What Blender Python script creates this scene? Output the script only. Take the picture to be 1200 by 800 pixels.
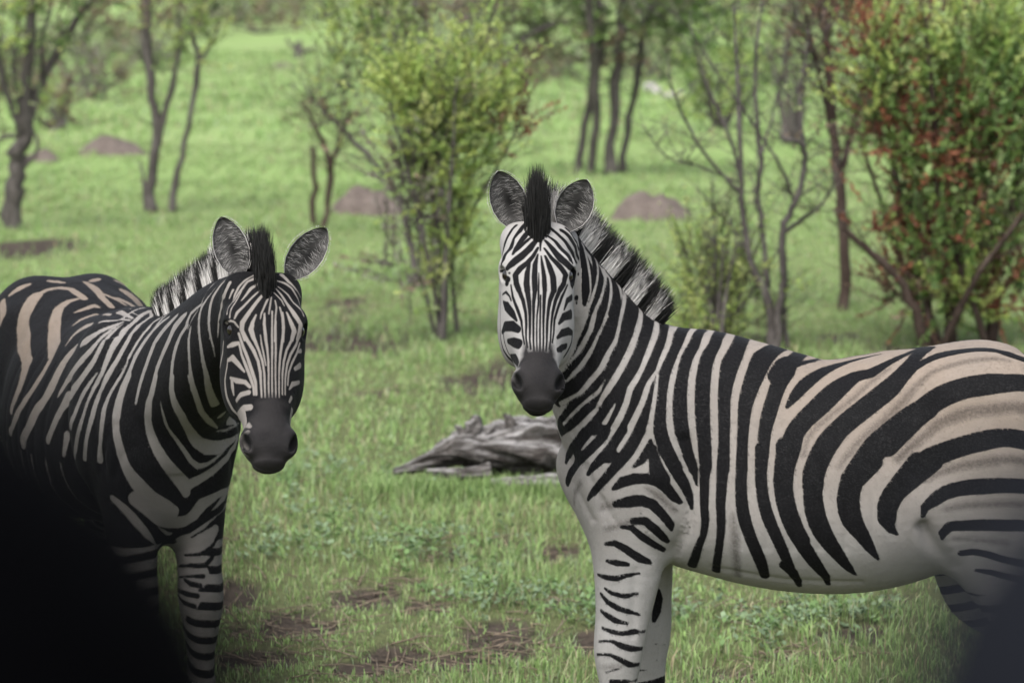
import bpy, bmesh, math, random
import numpy as np
from mathutils import Vector, Matrix

for _o in list(bpy.data.objects):
    bpy.data.objects.remove(_o)
S = bpy.context.scene
COL = S.collection
RNG = np.random.default_rng(11)
random.seed(11)

# ------------------------------------------------------------------ camera
CAM_H = 2.24
FPX = 3440.0                       # focal length in pixels of a 1200 px wide picture
PITCH = math.atan(420.0 / FPX)     # the horizon lies just above the upper edge
cam_data = bpy.data.cameras.new('camera')
cam = bpy.data.objects.new('camera', cam_data)
COL.objects.link(cam)
cam.location = (0, 0, CAM_H)
cam.rotation_euler = (math.pi / 2 - PITCH, 0, 0)
cam_data.sensor_width = 36.0
cam_data.lens = FPX / 1200.0 * 36.0
cam_data.clip_start = 0.05
cam_data.clip_end = 3000.0
cam_data.dof.use_dof = True
cam_data.dof.focus_distance = 7.75
cam_data.dof.aperture_fstop = (cam_data.lens / 1000.0) / 0.025
S.camera = cam

# ------------------------------------------------------------------ sky, sun, exposure
world = bpy.data.worlds.new('World')
S.world = world
world.use_nodes = True
wn = world.node_tree
sky = wn.nodes.new('ShaderNodeTexSky')
sky.sky_type = 'NISHITA'
sky.sun_disc = False
SUN_EL, SUN_AZ = math.radians(58), math.radians(205)   # azimuth: from +Y clockwise
sky.sun_elevation = SUN_EL
sky.sun_rotation = SUN_AZ
sky.dust_density = 4.0
sky.air_density = 1.0
hs = wn.nodes.new('ShaderNodeHueSaturation')            # overcast: the blue is nearly gone
hs.inputs['Saturation'].default_value = 0.45
wn.links.new(sky.outputs[0], hs.inputs['Color'])
bg = wn.nodes['Background']
bg.inputs['Strength'].default_value = 0.15
wn.links.new(hs.outputs[0], bg.inputs['Color'])
sun_data = bpy.data.lights.new('sun', 'SUN')
sun_data.energy = 1.3
sun_data.angle = math.radians(25)
sun_data.color = (1.0, 0.98, 0.95)
sun = bpy.data.objects.new('sun', sun_data)
COL.objects.link(sun)
sdir = Vector((math.sin(SUN_AZ) * math.cos(SUN_EL), math.cos(SUN_AZ) * math.cos(SUN_EL), math.sin(SUN_EL)))
sun.rotation_euler = sdir.to_track_quat('Z', 'Y').to_euler()
S.view_settings.view_transform = 'Standard'
S.view_settings.look = 'None'
S.view_settings.gamma = 1.0
S.view_settings.exposure = 1.2
S.view_settings.use_curve_mapping = False
S.render.engine = 'CYCLES'
S.cycles.max_bounces = 6
S.cycles.diffuse_bounces = 3
S.cycles.transparent_max_bounces = 8
try:
    S.cycles.use_denoising = True
except Exception:
    pass

# ------------------------------------------------------------------ helpers
def ray(px, py):
    """direction of a 1200 x 800 picture point, with Y component 1"""
    u, v = (px - 600.0) / FPX, (400.0 - py) / FPX
    c, s = math.cos(PITCH), math.sin(PITCH)
    d = np.array([u, c + v * s, -s + v * c])
    return d / d[1]

def at(px, py, Y):
    return np.array([0, 0, CAM_H]) + ray(px, py) * Y

def ground_at(px, py):
    d = ray(px, py)
    return np.array([0, 0, CAM_H]) + d * (-CAM_H / d[2])

def tag(o, label=None, cat=None, group=None, kind=None):
    if label: o['label'] = label
    if cat: o['category'] = cat
    if group: o['group'] = group
    if kind: o['kind'] = kind
    return o

def link_mesh(name, V, faces, mat=None, parent=None, smooth=True, attrs=None):
    """faces: (n,k) array or list of index lists"""
    me = bpy.data.meshes.new(name)
    V = np.asarray(V, dtype=np.float32)
    if isinstance(faces, np.ndarray):
        n, k = faces.shape
        me.vertices.add(len(V))
        me.vertices.foreach_set('co', V.ravel())
        me.loops.add(n * k)
        me.loops.foreach_set('vertex_index', faces.astype(np.int32).ravel())
        me.polygons.add(n)
        me.polygons.foreach_set('loop_start', np.arange(0, n * k, k, dtype=np.int32))
        me.update(calc_edges=True)
    else:
        me.from_pydata(V.tolist(), [], faces)
        me.update()
    if smooth:
        me.polygons.foreach_set('use_smooth', np.ones(len(me.polygons), dtype=bool))
    for an, arr in (attrs or {}).items():
        arr = np.asarray(arr, dtype=np.float32)
        if arr.ndim == 2:
            a = me.attributes.new(an, 'FLOAT_COLOR', 'POINT')
            a.data.foreach_set('color', arr.ravel())
        else:
            a = me.attributes.new(an, 'FLOAT', 'POINT')
            a.data.foreach_set('value', arr)
    o = bpy.data.objects.new(name, me)
    COL.objects.link(o)
    if mat: me.materials.append(mat)
    if parent: o.parent = parent
    return o

def empty(name, loc, rz=0.0):
    o = bpy.data.objects.new(name, None)
    o.empty_display_size = 0.2
    COL.objects.link(o)
    o.location = [float(v) for v in loc]
    o.rotation_euler = (0, 0, rz)
    return o

def nrm(v):
    v = np.asarray(v, float)
    return v / (np.linalg.norm(v, axis=-1, keepdims=True) + 1e-12)

class MB:
    """collects tubes and faces for one mesh"""
    def __init__(self): self.V, self.F, self.n = [], [], 0
    def add(self, V, F):
        V = np.asarray(V, float); self.V.append(V)
        self.F += [[int(i) + self.n for i in f] for f in F]; self.n += len(V)
    def tube(self, pts, rads, seg=8, jitter=0.0):
        pts = np.asarray(pts, float); m = len(pts)
        tan = nrm(np.gradient(pts, axis=0))
        ref = np.array([0.31, 0.94, 0.13])
        rings = []
        for i in range(m):
            s = nrm(np.cross(tan[i], ref)); u = np.cross(s, tan[i])
            a = np.arange(seg) * 2 * np.pi / seg
            r = rads[i] * (1 + jitter * RNG.uniform(-1, 1, seg))
            rings.append(pts[i] + np.outer(np.cos(a) * r, s) + np.outer(np.sin(a) * r, u))
        V = np.concatenate(rings + [pts[:1], pts[-1:]])
        F = []
        for i in range(m - 1):
            for j in range(seg):
                k = (j + 1) % seg
                F.append((i * seg + j, i * seg + k, (i + 1) * seg + k, (i + 1) * seg + j))
        for j in range(seg):
            k = (j + 1) % seg
            F.append((m * seg, k, j)); F.append((m * seg + 1, (m - 1) * seg + j, (m - 1) * seg + k))
        self.add(V, F)
    def build(self, name, mat, parent=None, smooth=True, attrs=None):
        return link_mesh(name, np.concatenate(self.V), self.F, mat, parent, smooth, attrs)

class NT:
    """small shader graph writer"""
    def __init__(self, name):
        self.m = bpy.data.materials.new(name); self.m.use_nodes = True
        self.t = self.m.node_tree; self.p = self.t.nodes['Principled BSDF']
        self.out = self.t.nodes['Material Output']
    def n(self, typ, **kw):
        x = self.t.nodes.new('ShaderNode' + typ)
        for k, v in kw.items():
            if k in x.inputs.keys() if isinstance(k, str) else False: x.inputs[k].default_value = v
            else: setattr(x, k, v)
        return x
    def l(self, a, b): self.t.links.new(a, b)
    def noise(self, scale, detail=4, rough=0.55, vec=None, dist=0.0):
        x = self.n('TexNoise'); x.inputs['Scale'].default_value = scale; x.inputs['Detail'].default_value = detail
        x.inputs['Roughness'].default_value = rough; x.inputs['Distortion'].default_value = dist
        if vec is not None: self.l(vec, x.inputs['Vector'])
        return x.outputs[0]
    def coord(self, which='Object', scale=None):
        o = self.n('TexCoord').outputs[which]
        if scale is not None:
            mp = self.n('Mapping'); mp.inputs['Scale'].default_value = scale; self.l(o, mp.inputs[0]); o = mp.outputs[0]
        return o
    def attr(self, name, out='Fac'):
        x = self.n('Attribute'); x.attribute_name = name; return x.outputs[out]
    def math(self, op, a, b=None, c=None, clamp=False):
        x = self.n('Math'); x.operation = op; x.use_clamp = clamp
        for i, v in enumerate((a, b, c)):
            if v is None: continue
            if isinstance(v, (int, float)): x.inputs[i].default_value = v
            else: self.l(v, x.inputs[i])
        return x.outputs[0]
    def ramp(self, fac, stops, interp='LINEAR'):
        x = self.n('ValToRGB'); r = x.color_ramp; r.interpolation = interp
        while len(r.elements) > 1: r.elements.remove(r.elements[-1])
        for i, (p, c) in enumerate(stops):
            e = r.elements[0] if i == 0 else r.elements.new(p)
            e.position = p
            c = (c, c, c) if isinstance(c, (int, float)) else c
            e.color = (*c[:3], 1)
        self.l(fac, x.inputs[0]); return x.outputs[0]
    def rng(self, v, a, b, c=0.0, d=1.0, clamp=True):
        x = self.n('MapRange'); x.clamp = clamp
        self.l(v, x.inputs[0])
        for i, q in enumerate((a, b, c, d)): x.inputs[i + 1].default_value = q
        return x.outputs[0]
    def mix(self, fac, a, b, blend='MIX'):
        x = self.n('Mix'); x.data_type = 'RGBA'; x.blend_type = blend
        for i, v in ((0, fac), (6, a), (7, b)):
            if isinstance(v, (int, float)) and i == 0: x.inputs[0].default_value = v
            elif isinstance(v, (tuple, list)): x.inputs[i].default_value = (*v[:3], 1)
            else: self.l(v, x.inputs[i])
        return x.outputs[2]
    def bump(self, h, strength=0.3, dist=0.01):
        x = self.n('Bump'); x.inputs['Strength'].default_value = strength; x.inputs['Distance'].default_value = dist
        self.l(h, x.inputs['Height']); self.l(x.outputs[0], self.p.inputs['Normal'])
    def base(self, c):
        if isinstance(c, (tuple, list)): self.p.inputs['Base Color'].default_value = (*c[:3], 1)
        else: self.l(c, self.p.inputs['Base Color'])
    def rough(self, v, spec=0.3):
        self.p.inputs['Roughness'].default_value = v; self.p.inputs['Specular IOR Level'].default_value = spec
# ------------------------------------------------------------------ implicit anatomy
class Loft:
    """stations: (centre, up hint, half width, up radius, down radius, exponent, taper)"""
    def __init__(self, stations, M=40, cap=0.6, k=0.03):
        st = []
        for s in stations:
            s = list(s) + [2.2, 0.0][len(s) - 5:] if len(s) < 7 else list(s)
            st.append(s)
        P = np.array([s[0] for s in st], float); U = np.array([s[1] for s in st], float)
        R = np.array([s[2:7] for s in st], float)
        D = np.concatenate([P, U, R], 1)
        d = np.r_[0, np.cumsum(np.linalg.norm(np.diff(P, axis=0), axis=1))]
        t = np.linspace(0, d[-1], M)
        T = np.gradient(D, d, axis=0) if len(P) > 2 else np.repeat((D[1:] - D[:1]) / (d[1] - d[0]), 2, 0)
        # monotone-ish cubic (Catmull-Rom on chord length)
        i = np.clip(np.searchsorted(d, t, side='right') - 1, 0, len(d) - 2)
        h = (d[i + 1] - d[i])[:, None]; u = ((t - d[i]) / (d[i + 1] - d[i]))[:, None]
        Q = (D[i] * (2 * u**3 - 3 * u**2 + 1) + T[i] * h * (u**3 - 2 * u**2 + u)
             + D[i + 1] * (-2 * u**3 + 3 * u**2) + T[i + 1] * h * (u**3 - u**2))
        self.P = Q[:, :3]; self.R = Q[:, 6:].copy(); self.R[:, :3] = np.maximum(self.R[:, :3], 0.004)
        self.T = nrm(np.gradient(self.P, axis=0))
        self.Sd = nrm(np.cross(self.T, Q[:, 3:6])); self.U = np.cross(self.Sd, self.T)
        self.cap, self.k = cap, k
        m = self.R[:, :3].max() + 0.02
        self.lo, self.hi = self.P.min(0) - m, self.P.max(0) + m
        self.step = t[1] - t[0]
    def __call__(self, X):
        idx = np.empty(len(X), np.int32)
        P32 = self.P.astype(np.float32)
        for a in range(0, len(X), 200000):
            x = X[a:a + 200000].astype(np.float32)
            d2 = (x * x).sum(1)[:, None] - 2 * x @ P32.T + (P32 * P32).sum(1)[None]
            idx[a:a + 200000] = d2.argmin(1)
        v = X - self.P[idx]
        ax = (v * self.T[idx]).sum(1)
        f = np.clip(ax / self.step, -1, 1)
        j = np.clip(idx + np.sign(f).astype(int), 0, len(self.P) - 1); w = np.abs(f)
        w = np.where(j == idx, 0, w)[:, None]
        def ip(A): return A[idx] * (1 - w) + A[j] * w
        C, Sd, U, R, T = ip(self.P), ip(self.Sd), ip(self.U), ip(self.R), ip(self.T)
        v = X - C
        a = np.abs((v * Sd).sum(1)); b = (v * U).sum(1); ax = (v * T).sum(1)
        hb = np.where(b > 0, R[:, 1], R[:, 2])
        wa = R[:, 0] * np.clip(1 - R[:, 4] * np.clip(b / hb, -1.2, 1.2), 0.3, 2.0)
        n = R[:, 3]
        end = ((idx == 0) & (ax < 0)) | ((idx == len(self.P) - 1) & (ax > 0))
        ea = np.where(end, ax / (self.cap * np.minimum(R[:, 0], hb) + 1e-6), 0)
        r = (((a / wa) ** n + (np.abs(b) / hb) ** n) ** (2 / n) + ea * ea) ** 0.5 + 1e-9
        p = np.sqrt(a * a + b * b + np.where(end, ax * ax, 0)) + 1e-9
        return np.where(r > 0.25, p * (1 - 1 / r), -0.75 * np.minimum(wa, hb) )

class Ball:
    def __init__(self, c, r, axes=None, k=0.03):
        self.c, self.r = np.array(c, float), np.array(r, float) * np.ones(3)
        self.A = np.eye(3) if axes is None else np.array(axes, float)
        self.k = k; m = self.r.max() + 0.02
        self.lo, self.hi = self.c - m, self.c + m
    def __call__(self, X):
        q = ((X - self.c) @ self.A.T) / self.r
        r = np.linalg.norm(q, axis=1) + 1e-9
        p = np.linalg.norm(X - self.c, axis=1) + 1e-9
        return np.where(r > 0.25, p * (1 - 1 / r), -0.75 * self.r.min())

def smin(a, b, k):
    h = np.clip(0.5 + 0.5 * (b - a) / k, 0, 1)
    return b + (a - b) * h - k * h * (1 - h)

def field(prims, X):
    """prims: list of (primitive, sign); sign -1 carves"""
    f = np.full(len(X), 1.0)
    for pr, sg in prims:
        m = 0.10 + pr.k
        near = np.all((X > pr.lo - m) & (X < pr.hi + m), axis=1)
        if not near.any(): continue
        d = pr(X[near])
        if sg > 0: f[near] = smin(f[near], d, pr.k)
        else: f[near] = -smin(-f[near], d, pr.k)
    return f

def surface_nets(prims, lo, hi, h):
    n = np.ceil((np.array(hi) - lo) / h).astype(int) + 1
    ax = [lo[i] + h * np.arange(n[i]) for i in range(3)]
    G = np.stack(np.meshgrid(*ax, indexing='ij'), -1).reshape(-1, 3)
    F = np.empty(len(G))
    for a in range(0, len(G), 400000): F[a:a + 400000] = field(prims, G[a:a + 400000])
    F = F.reshape(n)
    neg = F < 0
    c = np.zeros(n - 1, int)
    for dx in (0, 1):
        for dy in (0, 1):
            for dz in (0, 1):
                c += neg[dx:n[0] - 1 + dx, dy:n[1] - 1 + dy, dz:n[2] - 1 + dz]
    cells = (c > 0) & (c < 8)
    vid = -np.ones(n - 1, int); ids = np.argwhere(cells); vid[cells] = np.arange(len(ids))
    V = np.zeros((len(ids), 3)); W = np.zeros(len(ids))
    corner = [(i, j, k) for i in (0, 1) for j in (0, 1) for k in (0, 1)]
    for a in corner:
        for b in corner:
            if sum(b) - sum(a) == 1 and all(y >= x for x, y in zip(a, b)):
                fa = F[tuple((ids + a).T)]; fb = F[tuple((ids + b).T)]
                m = (fa < 0) != (fb < 0)
                t = np.where(m, fa / np.where(m, fa - fb, 1), 0)
                V[m] += (np.array(a) + t[:, None] * (np.array(b) - np.array(a)))[m]; W[m] += 1
    V = lo + h * (ids + V / W[:, None])
    Q = []
    for axis in range(3):
        o1, o2 = [i for i in range(3) if i != axis]
        sl = [slice(None)] * 3; sl2 = [slice(None)] * 3
        sl[axis] = slice(0, n[axis] - 1); sl2[axis] = slice(1, n[axis])
        e = np.argwhere(neg[tuple(sl)] != neg[tuple(sl2)])
        e = e[(e[:, o1] > 0) & (e[:, o2] > 0) & (e[:, o1] < n[o1] - 1) & (e[:, o2] < n[o2] - 1)]
        def cell(d1, d2):
            q = e.copy(); q[:, o1] -= d1; q[:, o2] -= d2
            return vid[tuple(q.T)]
        q = np.stack([cell(1, 1), cell(0, 1), cell(0, 0), cell(1, 0)], 1)
        inside = neg[tuple(e.T)]
        flip = inside if axis != 1 else ~inside
        q = np.where(flip[:, None], q, q[:, ::-1])
        Q.append(q)
    return V, np.concatenate(Q)

def project(prims, V, it=2, amount=1.0):
    e = 0.0015
    for _ in range(it):
        f = field(prims, V)
        g = np.stack([(field(prims, V + e * np.eye(3)[i]) - f) / e for i in range(3)], 1)
        L2 = np.maximum((g * g).sum(1), 0.2)
        step = f / L2
        step = np.clip(step, -0.012, 0.012)
        V = V - amount * step[:, None] * g
    return V

def relax(V, Q, it=1, w=0.5):
    for _ in range(it):
        A = np.zeros_like(V); c = np.zeros(len(V))
        for i in range(4):
            for j in (1, 3):
                np.add.at(A, Q[:, i], V[Q[:, (i + j) % 4]]); np.add.at(c, Q[:, i], 1)
        V = V * (1 - w) + w * A / np.maximum(c, 1)[:, None]
    return V

def subdivide(V, Q, flag):
    """flag: per quad; flagged quads split in four, neighbours become n-gons. returns V, quads, ngons"""
    E = np.sort(np.stack([Q, np.roll(Q, -1, 1)], -1).reshape(-1, 2), 1)
    key = E[:, 0].astype(np.int64) * len(V) + E[:, 1]
    uk, inv = np.unique(key, return_inverse=True); inv = inv.reshape(-1, 4)
    split = np.zeros(len(uk), bool); split[inv[flag].ravel()] = True
    eid = -np.ones(len(uk), int); eid[split] = len(V) + np.arange(split.sum())
    ea, eb = uk[split] // len(V), uk[split] % len(V)
    NV = [V, (V[ea] + V[eb]) / 2]
    base = len(V) + split.sum()
    q = Q[flag]; fc = base + np.arange(len(q)); NV.append(V[q].mean(1))
    em = eid[inv[flag]]
    quads = np.concatenate([np.stack([q[:, i], em[:, i], fc, em[:, (i + 3) % 4]], 1) for i in range(4)])
    rest = Q[~flag]; rinv = inv[~flag]; sp = split[rinv]
    plain = ~sp.any(1)
    ng = []
    for r, iv, s in zip(rest[~plain], rinv[~plain], sp[~plain]):
        f = []
        for i in range(4):
            f.append(int(r[i]))
            if s[i]: f.append(int(eid[iv[i]]))
        ng.append(f)
    return np.concatenate(NV), np.concatenate([quads, rest[plain]]), ng
# ------------------------------------------------------------------ zebra anatomy (local: x forward, y left, z up; withers above the origin)
def head_frame(poll, down, face):
    A = nrm(np.array(down, float)); N = np.array(face, float); N = nrm(N - A * (N @ A)); L = np.cross(N, A)
    return dict(o=np.array(poll, float), A=A, N=N, L=L)      # L: lateral

def hp(H, s, l, b):
    return H['o'] + H['A'] * s + H['L'] * l + H['N'] * b

def head_prims(H, k_neck=0.05, hs=1.0, hw=1.0):
    N = H['N']
    st = []
    #      s      hw    front  back   n   taper
    for s, w, f, b, n, tp in [
        (-0.005, .070, .045, .075, 2.2, 0.0),
        (.05, .090, .070, .100, 2.2, 0.05),
        (.11, .101, .083, .125, 2.3, 0.06),
        (.18, .104, .085, .142, 2.4, 0.08),
        (.25, .096, .077, .150, 2.3, 0.14),
        (.32, .083, .068, .132, 2.2, 0.20),
        (.38, .066, .061, .098, 2.2, 0.16),
        (.435, .0575, .057, .076, 2.2, 0.06),
        (.480, .066, .055, .064, 2.4, 0.0),
        (.515, .055, .046, .056, 2.4, 0.0),
        (.540, .039, .030, .040, 2.2, 0.0)]:
        st.append((hp(H, s * hs, 0, 0), N, w * hs * hw, f * hs, b * hs, n, tp))
    P = [(Loft(st, M=60, cap=0.5, k=k_neck), 1)]
    ax = [H['L'], H['A'], H['N']]
    for sg in (-1, 1):
        P.append((Ball(hp(H, .265 * hs, sg * hw * .058 * hs, -.075 * hs), (.042, .095, .075), ax, k=.035), 1))      # cheek
        P.append((Ball(hp(H, .140 * hs, sg * hw * .078 * hs, .044 * hs), (.026, .038, .030), ax, k=.03), 1))        # brow over the eye
        P.append((Ball(hp(H, .166 * hs, sg * hw * .098 * hs, .048 * hs), (.014, .021, .016), ax, k=.010), -1))      # eye opening
        P.append((Ball(hp(H, .492 * hs, sg * hw * .050 * hs, .022 * hs), (.020, .034, .026), ax, k=.022), 1))        # nostril wing
        dn = nrm(H['A'] * 0.85 + H['L'] * sg * -0.45)
        axn = [np.cross(dn, H['N']), dn, H['N']]
        P.append((Ball(hp(H, .496 * hs, sg * hw * .060 * hs, .036 * hs), (.011, .026, .019), axn, k=.008), -1))     # nostril
        P.append((Ball(hp(H, .02 * hs, sg * hw * .062 * hs, .0), (.036, .04, .04), ax, k=.04), 1))                  # ear root
    P.append((Ball(hp(H, .540 * hs, 0, -.008 * hs), (.034, .020, .030), ax, k=.018), 1))                        # upper lip
    P.append((Ball(hp(H, .520 * hs, 0, -.044 * hs), (.032, .026, .026), ax, k=.014), 1))                        # chin
    for sg in (-1, 1):
        P.append((Loft([(hp(H, .557*hs, 0, -.024), H['N'], .02, .0030, .0030), (hp(H, .546*hs, sg * hw * .035, -.027), H['N'], .02, .0030, .0030),
                        (hp(H, .510*hs, sg * hw * .064, -.032), H['N'], .02, .0026, .0026), (hp(H, .465*hs, sg * hw * .070, -.036), H['N'], .02, .002, .002)],
                       M=24, k=.006), -1))                                                                   # mouth line
    return P

def leg_prims(z):
    """fore and hind legs; z carries foot offsets"""
    P = []
    up = (1, 0, 0)
    for sg, dx in ((1, z['fore'][0]), (-1, z['fore'][1])):
        y = sg * z['fore_y']
        P.append((Loft([((.03, sg * .115, 1.10), up, .055, .13, .13), ((.147, sg * .135, .92), up, .075, .11, .13),
                        ((.125, y, .76), up, .086, .112, .115), ((.128 + dx * .5, y, .64), up, .074, .092, .092),
                        ((.140 + dx * .8, y, .52), up, .062, .075, .075), ((.150 + dx, y, .41), up, .062, .068, .064),
                        ((.150 + dx, y, .34), up, .050, .054, .052), ((.144 + dx, y, .25), up, .037, .040, .044),
                        ((.146 + dx, y, .15), up, .042, .046, .050), ((.175 + dx, y, .085), up, .038, .040, .040),
                        ((.200 + dx, y, .045), up, .052, .056, .052), ((.212 + dx, y, .008), up, .058, .066, .058)],
                       M=60, cap=.12, k=.05), 1))
    for sg, dx in ((1, z['hind'][0]), (-1, z['hind'][1])):
        y = sg * .145
        P.append((Ball((-.86, sg * .105, .98), (.25, .155, .27), k=.06), 1))
        P.append((Loft([((-.86, sg * .12, .98), up, .12, .20, .20), ((-.84, sg * .15, .80), up, .11, .17, .20),
                        ((-.88 + dx * .4, y, .66), up, .085, .125, .13), ((-.93 + dx * .8, y, .53), up, .06, .085, .085),
                        ((-1.03 + dx, y, .44), up, .05, .065, .07), ((-1.02 + dx, y, .34), up, .04, .045, .05),
                        ((-1.0 + dx, y, .25), up, .036, .04, .042), ((-.99 + dx, y, .15), up, .042, .045, .05),
                        ((-.965 + dx, y, .085), up, .038, .04, .04), ((-.945 + dx, y, .045), up, .05, .054, .05),
                        ((-.935 + dx, y, .008), up, .055, .062, .055)], M=60, cap=.12, k=.05), 1))
    return P

def torso_prims(z):
    up = (0, 0, 1)
    rows = [  # x, top, bottom, half width, n
        (.225, 1.00, .78, .10), (.19, 1.12, .725, .15), (.13, 1.24, .675, .190), (.06, 1.285, .655, .210), (-.03, 1.298, .647, .222),
        (-.15, 1.272, .615, .248), (-.27, 1.238, .585, .272), (-.38, 1.212, .570, .285), (-.50, 1.214, .572, .286),
        (-.60, 1.234, .595, .278), (-.69, 1.252, .635, .266), (-.80, 1.258, .70, .252), (-.91, 1.244, .75, .235),
        (-1.0, 1.20, .80, .205), (-1.08, 1.12, .90, .14)]
    st = []
    for x, t, b, w in rows:
        t -= z.get('drop', 0) * min(1, max(0, (x + .75) / .7))
        c = b + (t - b) * .47
        st.append(((x, 0, c), up, w, t - c, c - b, 2.25, 0.12 if x > -.3 else 0.05))
    return [(Loft(st, M=90, cap=.8, k=.05), 1)]

def build_prims(z):
    P = torso_prims(z)
    for sg in (-1, 1):
        P.append((Ball((.133, sg * .075, .85), (.13, .10, .15), k=.08), 1))               # breast
        P.append((Ball((.02, sg * .13, 1.02 - .5 * z.get('drop', 0)), (.16, .085, .22), k=.06), 1))              # shoulder
    P.append((Loft([(p, u, w, hu, hd, 2.2, tp) for p, u, w, hu, hd, tp in z['neck']], M=50, cap=.3, k=.07), 1))
    if z.get('brisket'): P.append((Ball((.10, 0, .74), (.14, .13, .16), k=.08), 1))
    P += leg_prims(z)
    for sg in (-1, 1):                                                                     # fold between flank and thigh
        P.append((Loft([((-.655, sg * .262, .80), (1, 0, 0), .022, .012, .012), ((-.69, sg * .255, .735), (1, 0, 0), .022, .014, .014), ((-.745, sg * .235, .665), (1, 0, 0), .022, .012, .012)], M=20, k=.030), -1))
    P += head_prims(z['H'], hs=z.get('hs', 1.0), hw=z.get('hw', 1.0))
    return P

RELIEF = [  # side view lines (x, z), spread, depth: grooves and swellings of muscle, ribs and skin
    ([(-.02, 1.02), (-.045, .90), (-.03, .79), (.0, .715)], .022, .011), ([(.07, .93), (.055, .80)], .050, -.012), ([(.165, 1.05), (.185, .93), (.195, .83)], .018, .007),
    ([(.10, 1.15), (.02, 1.00), (.03, .93)], .05, -.007), ([(-.63, 1.09), (-.67, .95)], .060, .016), ([(-.70, 1.17), (-.74, 1.15)], .045, -.012), ([(-.82, 1.12), (-.90, .95), (-.93, .80)], .03, .007),
    ([(-.10, .668), (-.30, .638), (-.50, .632)], .008, .0035), ([(.275, .89), (.225, .80)], .009, .004), ([(.25, .95), (.20, .85), (.19, .80)], .010, .004), ([(.22, .88), (.165, .80)], .008, .003),
    ([(.28, 1.32), (.22, 1.15), (.20, 1.02)], .022, .007), ([(.16, .62), (.165, .50)], .012, .003), ([(.11, .66), (.115, .48)], .012, .004)] + [
    ([(-.16 - .062 * k, 1.06), (-.19 - .066 * k, .90), (-.17 - .070 * k, .74)], .013, .0028) for k in range(6)]
def relief(prims, V, z):
    e = .002; f = field(prims, V)
    N = nrm(np.stack([field(prims, V + e * np.eye(3)[i]) - f for i in range(3)], 1))
    d = np.zeros(len(V)); side = np.clip(np.abs(N[:, 1]) * 1.6, 0, 1) * (np.abs(V[:, 1]) > .03)
    P = V[:, [0, 2]]
    for line, sg, dep in RELIEF:
        L = np.array(line, float); best = np.full(len(V), 9.0)
        for p, q in zip(L[:-1], L[1:]):
            t = np.clip(((P - p) @ (q - p)) / ((q - p) @ (q - p)), 0, 1)[:, None]; best = np.minimum(best, np.linalg.norm(P - p - t * (q - p), axis=1))
        d += dep * np.exp(-(best / sg) ** 2)
    h = V - z['H']['o']; off = (h @ z['H']['A'] < -.02) | (h @ z['H']['N'] < -.15)
    return V - N * (d * side * off)[:, None]

def make_body(z, h=0.011):
    prims = build_prims(z)
    A = np.array([hp(z['H'], s, l, b) for s in (-.1, .6) for l in (-.15, .15) for b in (-.18, .12)])
    lo = np.minimum([-1.25, -.40, -.02], A.min(0) - .03); hi = np.maximum([.40, .40, 1.40], A.max(0) + .03)
    V, Q = surface_nets(prims, lo, hi, h)
    V = relax(V, Q, 2, .5); V = project(prims, V, 2)
    V, Q, _ = subdivide(V, Q, np.ones(len(Q), bool)); V = project(prims, V, 1)
    V = relax(V, Q, 3, .5); V = relief(prims, V, z)
    c = V[Q].mean(1) - z['H']['o']
    s, l, b = c @ z['H']['A'], c @ z['H']['L'], c @ z['H']['N']
    fl = (s > -.10) & (s < .64) & (np.abs(l) < .17) & (b > -.12)
    V, Q, ng = subdivide(V, Q, fl)
    d = V - z['H']['o']; s = d @ z['H']['A']; b = d @ z['H']['N']
    w = np.clip((s + .06) / .06, 0, 1) * np.clip((b + .12) / .05, 0, 1) * (np.abs(d @ z['H']['L']) < .18)
    V = V + (project(prims, V, 1) - V) * w[:, None]
    c = V[Q].mean(1) - z['H']['o']
    s, l, b = c @ z['H']['A'], c @ z['H']['L'], c @ z['H']['N']
    e1 = V[Q[:, 0]] - V[Q[:, 1]]
    fl = (s > -.05) & (s < .50) & (np.abs(l) < .13) & (b > -.075) & ((e1 * e1).sum(1) < .0042 ** 2)
    nq = len(V)
    hang = np.zeros(len(V), bool); hang[[i for f in ng for i in f]] = True
    fl &= ~hang[Q].any(1)
    V, Q, ng2 = subdivide(V, Q, fl); ng = ng + ng2
    ids = np.arange(nq, len(V)); V[ids] = project(prims, V[ids], 1)
    return prims, V, Q, ng

# zebra beside the log: side on, head turned to the viewer
Z1 = dict(origin=(0.443, 8.0, 0), yaw=math.pi, fore=(0.0, -.09), fore_y=.12, hind=(-.04, .08), hs=1.0)
def z_local(z, P):
    c, s = math.cos(z['yaw']), math.sin(z['yaw'])
    q = (np.asarray(P, float) - z['origin']) / z.get('scale', 1.0)
    return np.stack([q[..., 0] * c + q[..., 1] * s, -q[..., 0] * s + q[..., 1] * c, q[..., 2]], -1)
def z_world(z, P):
    c, s = math.cos(z['yaw']), math.sin(z['yaw']); P = np.asarray(P, float) * z.get('scale', 1.0)
    return np.stack([P[..., 0] * c - P[..., 1] * s, P[..., 0] * s + P[..., 1] * c, P[..., 2]], -1) + z['origin']
def z_dir(z, d):
    c, s = math.cos(z['yaw']), math.sin(z['yaw']); d = np.asarray(d, float)
    return np.array([d[0] * c + d[1] * s, -d[0] * s + d[1] * c, d[2]])
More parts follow.
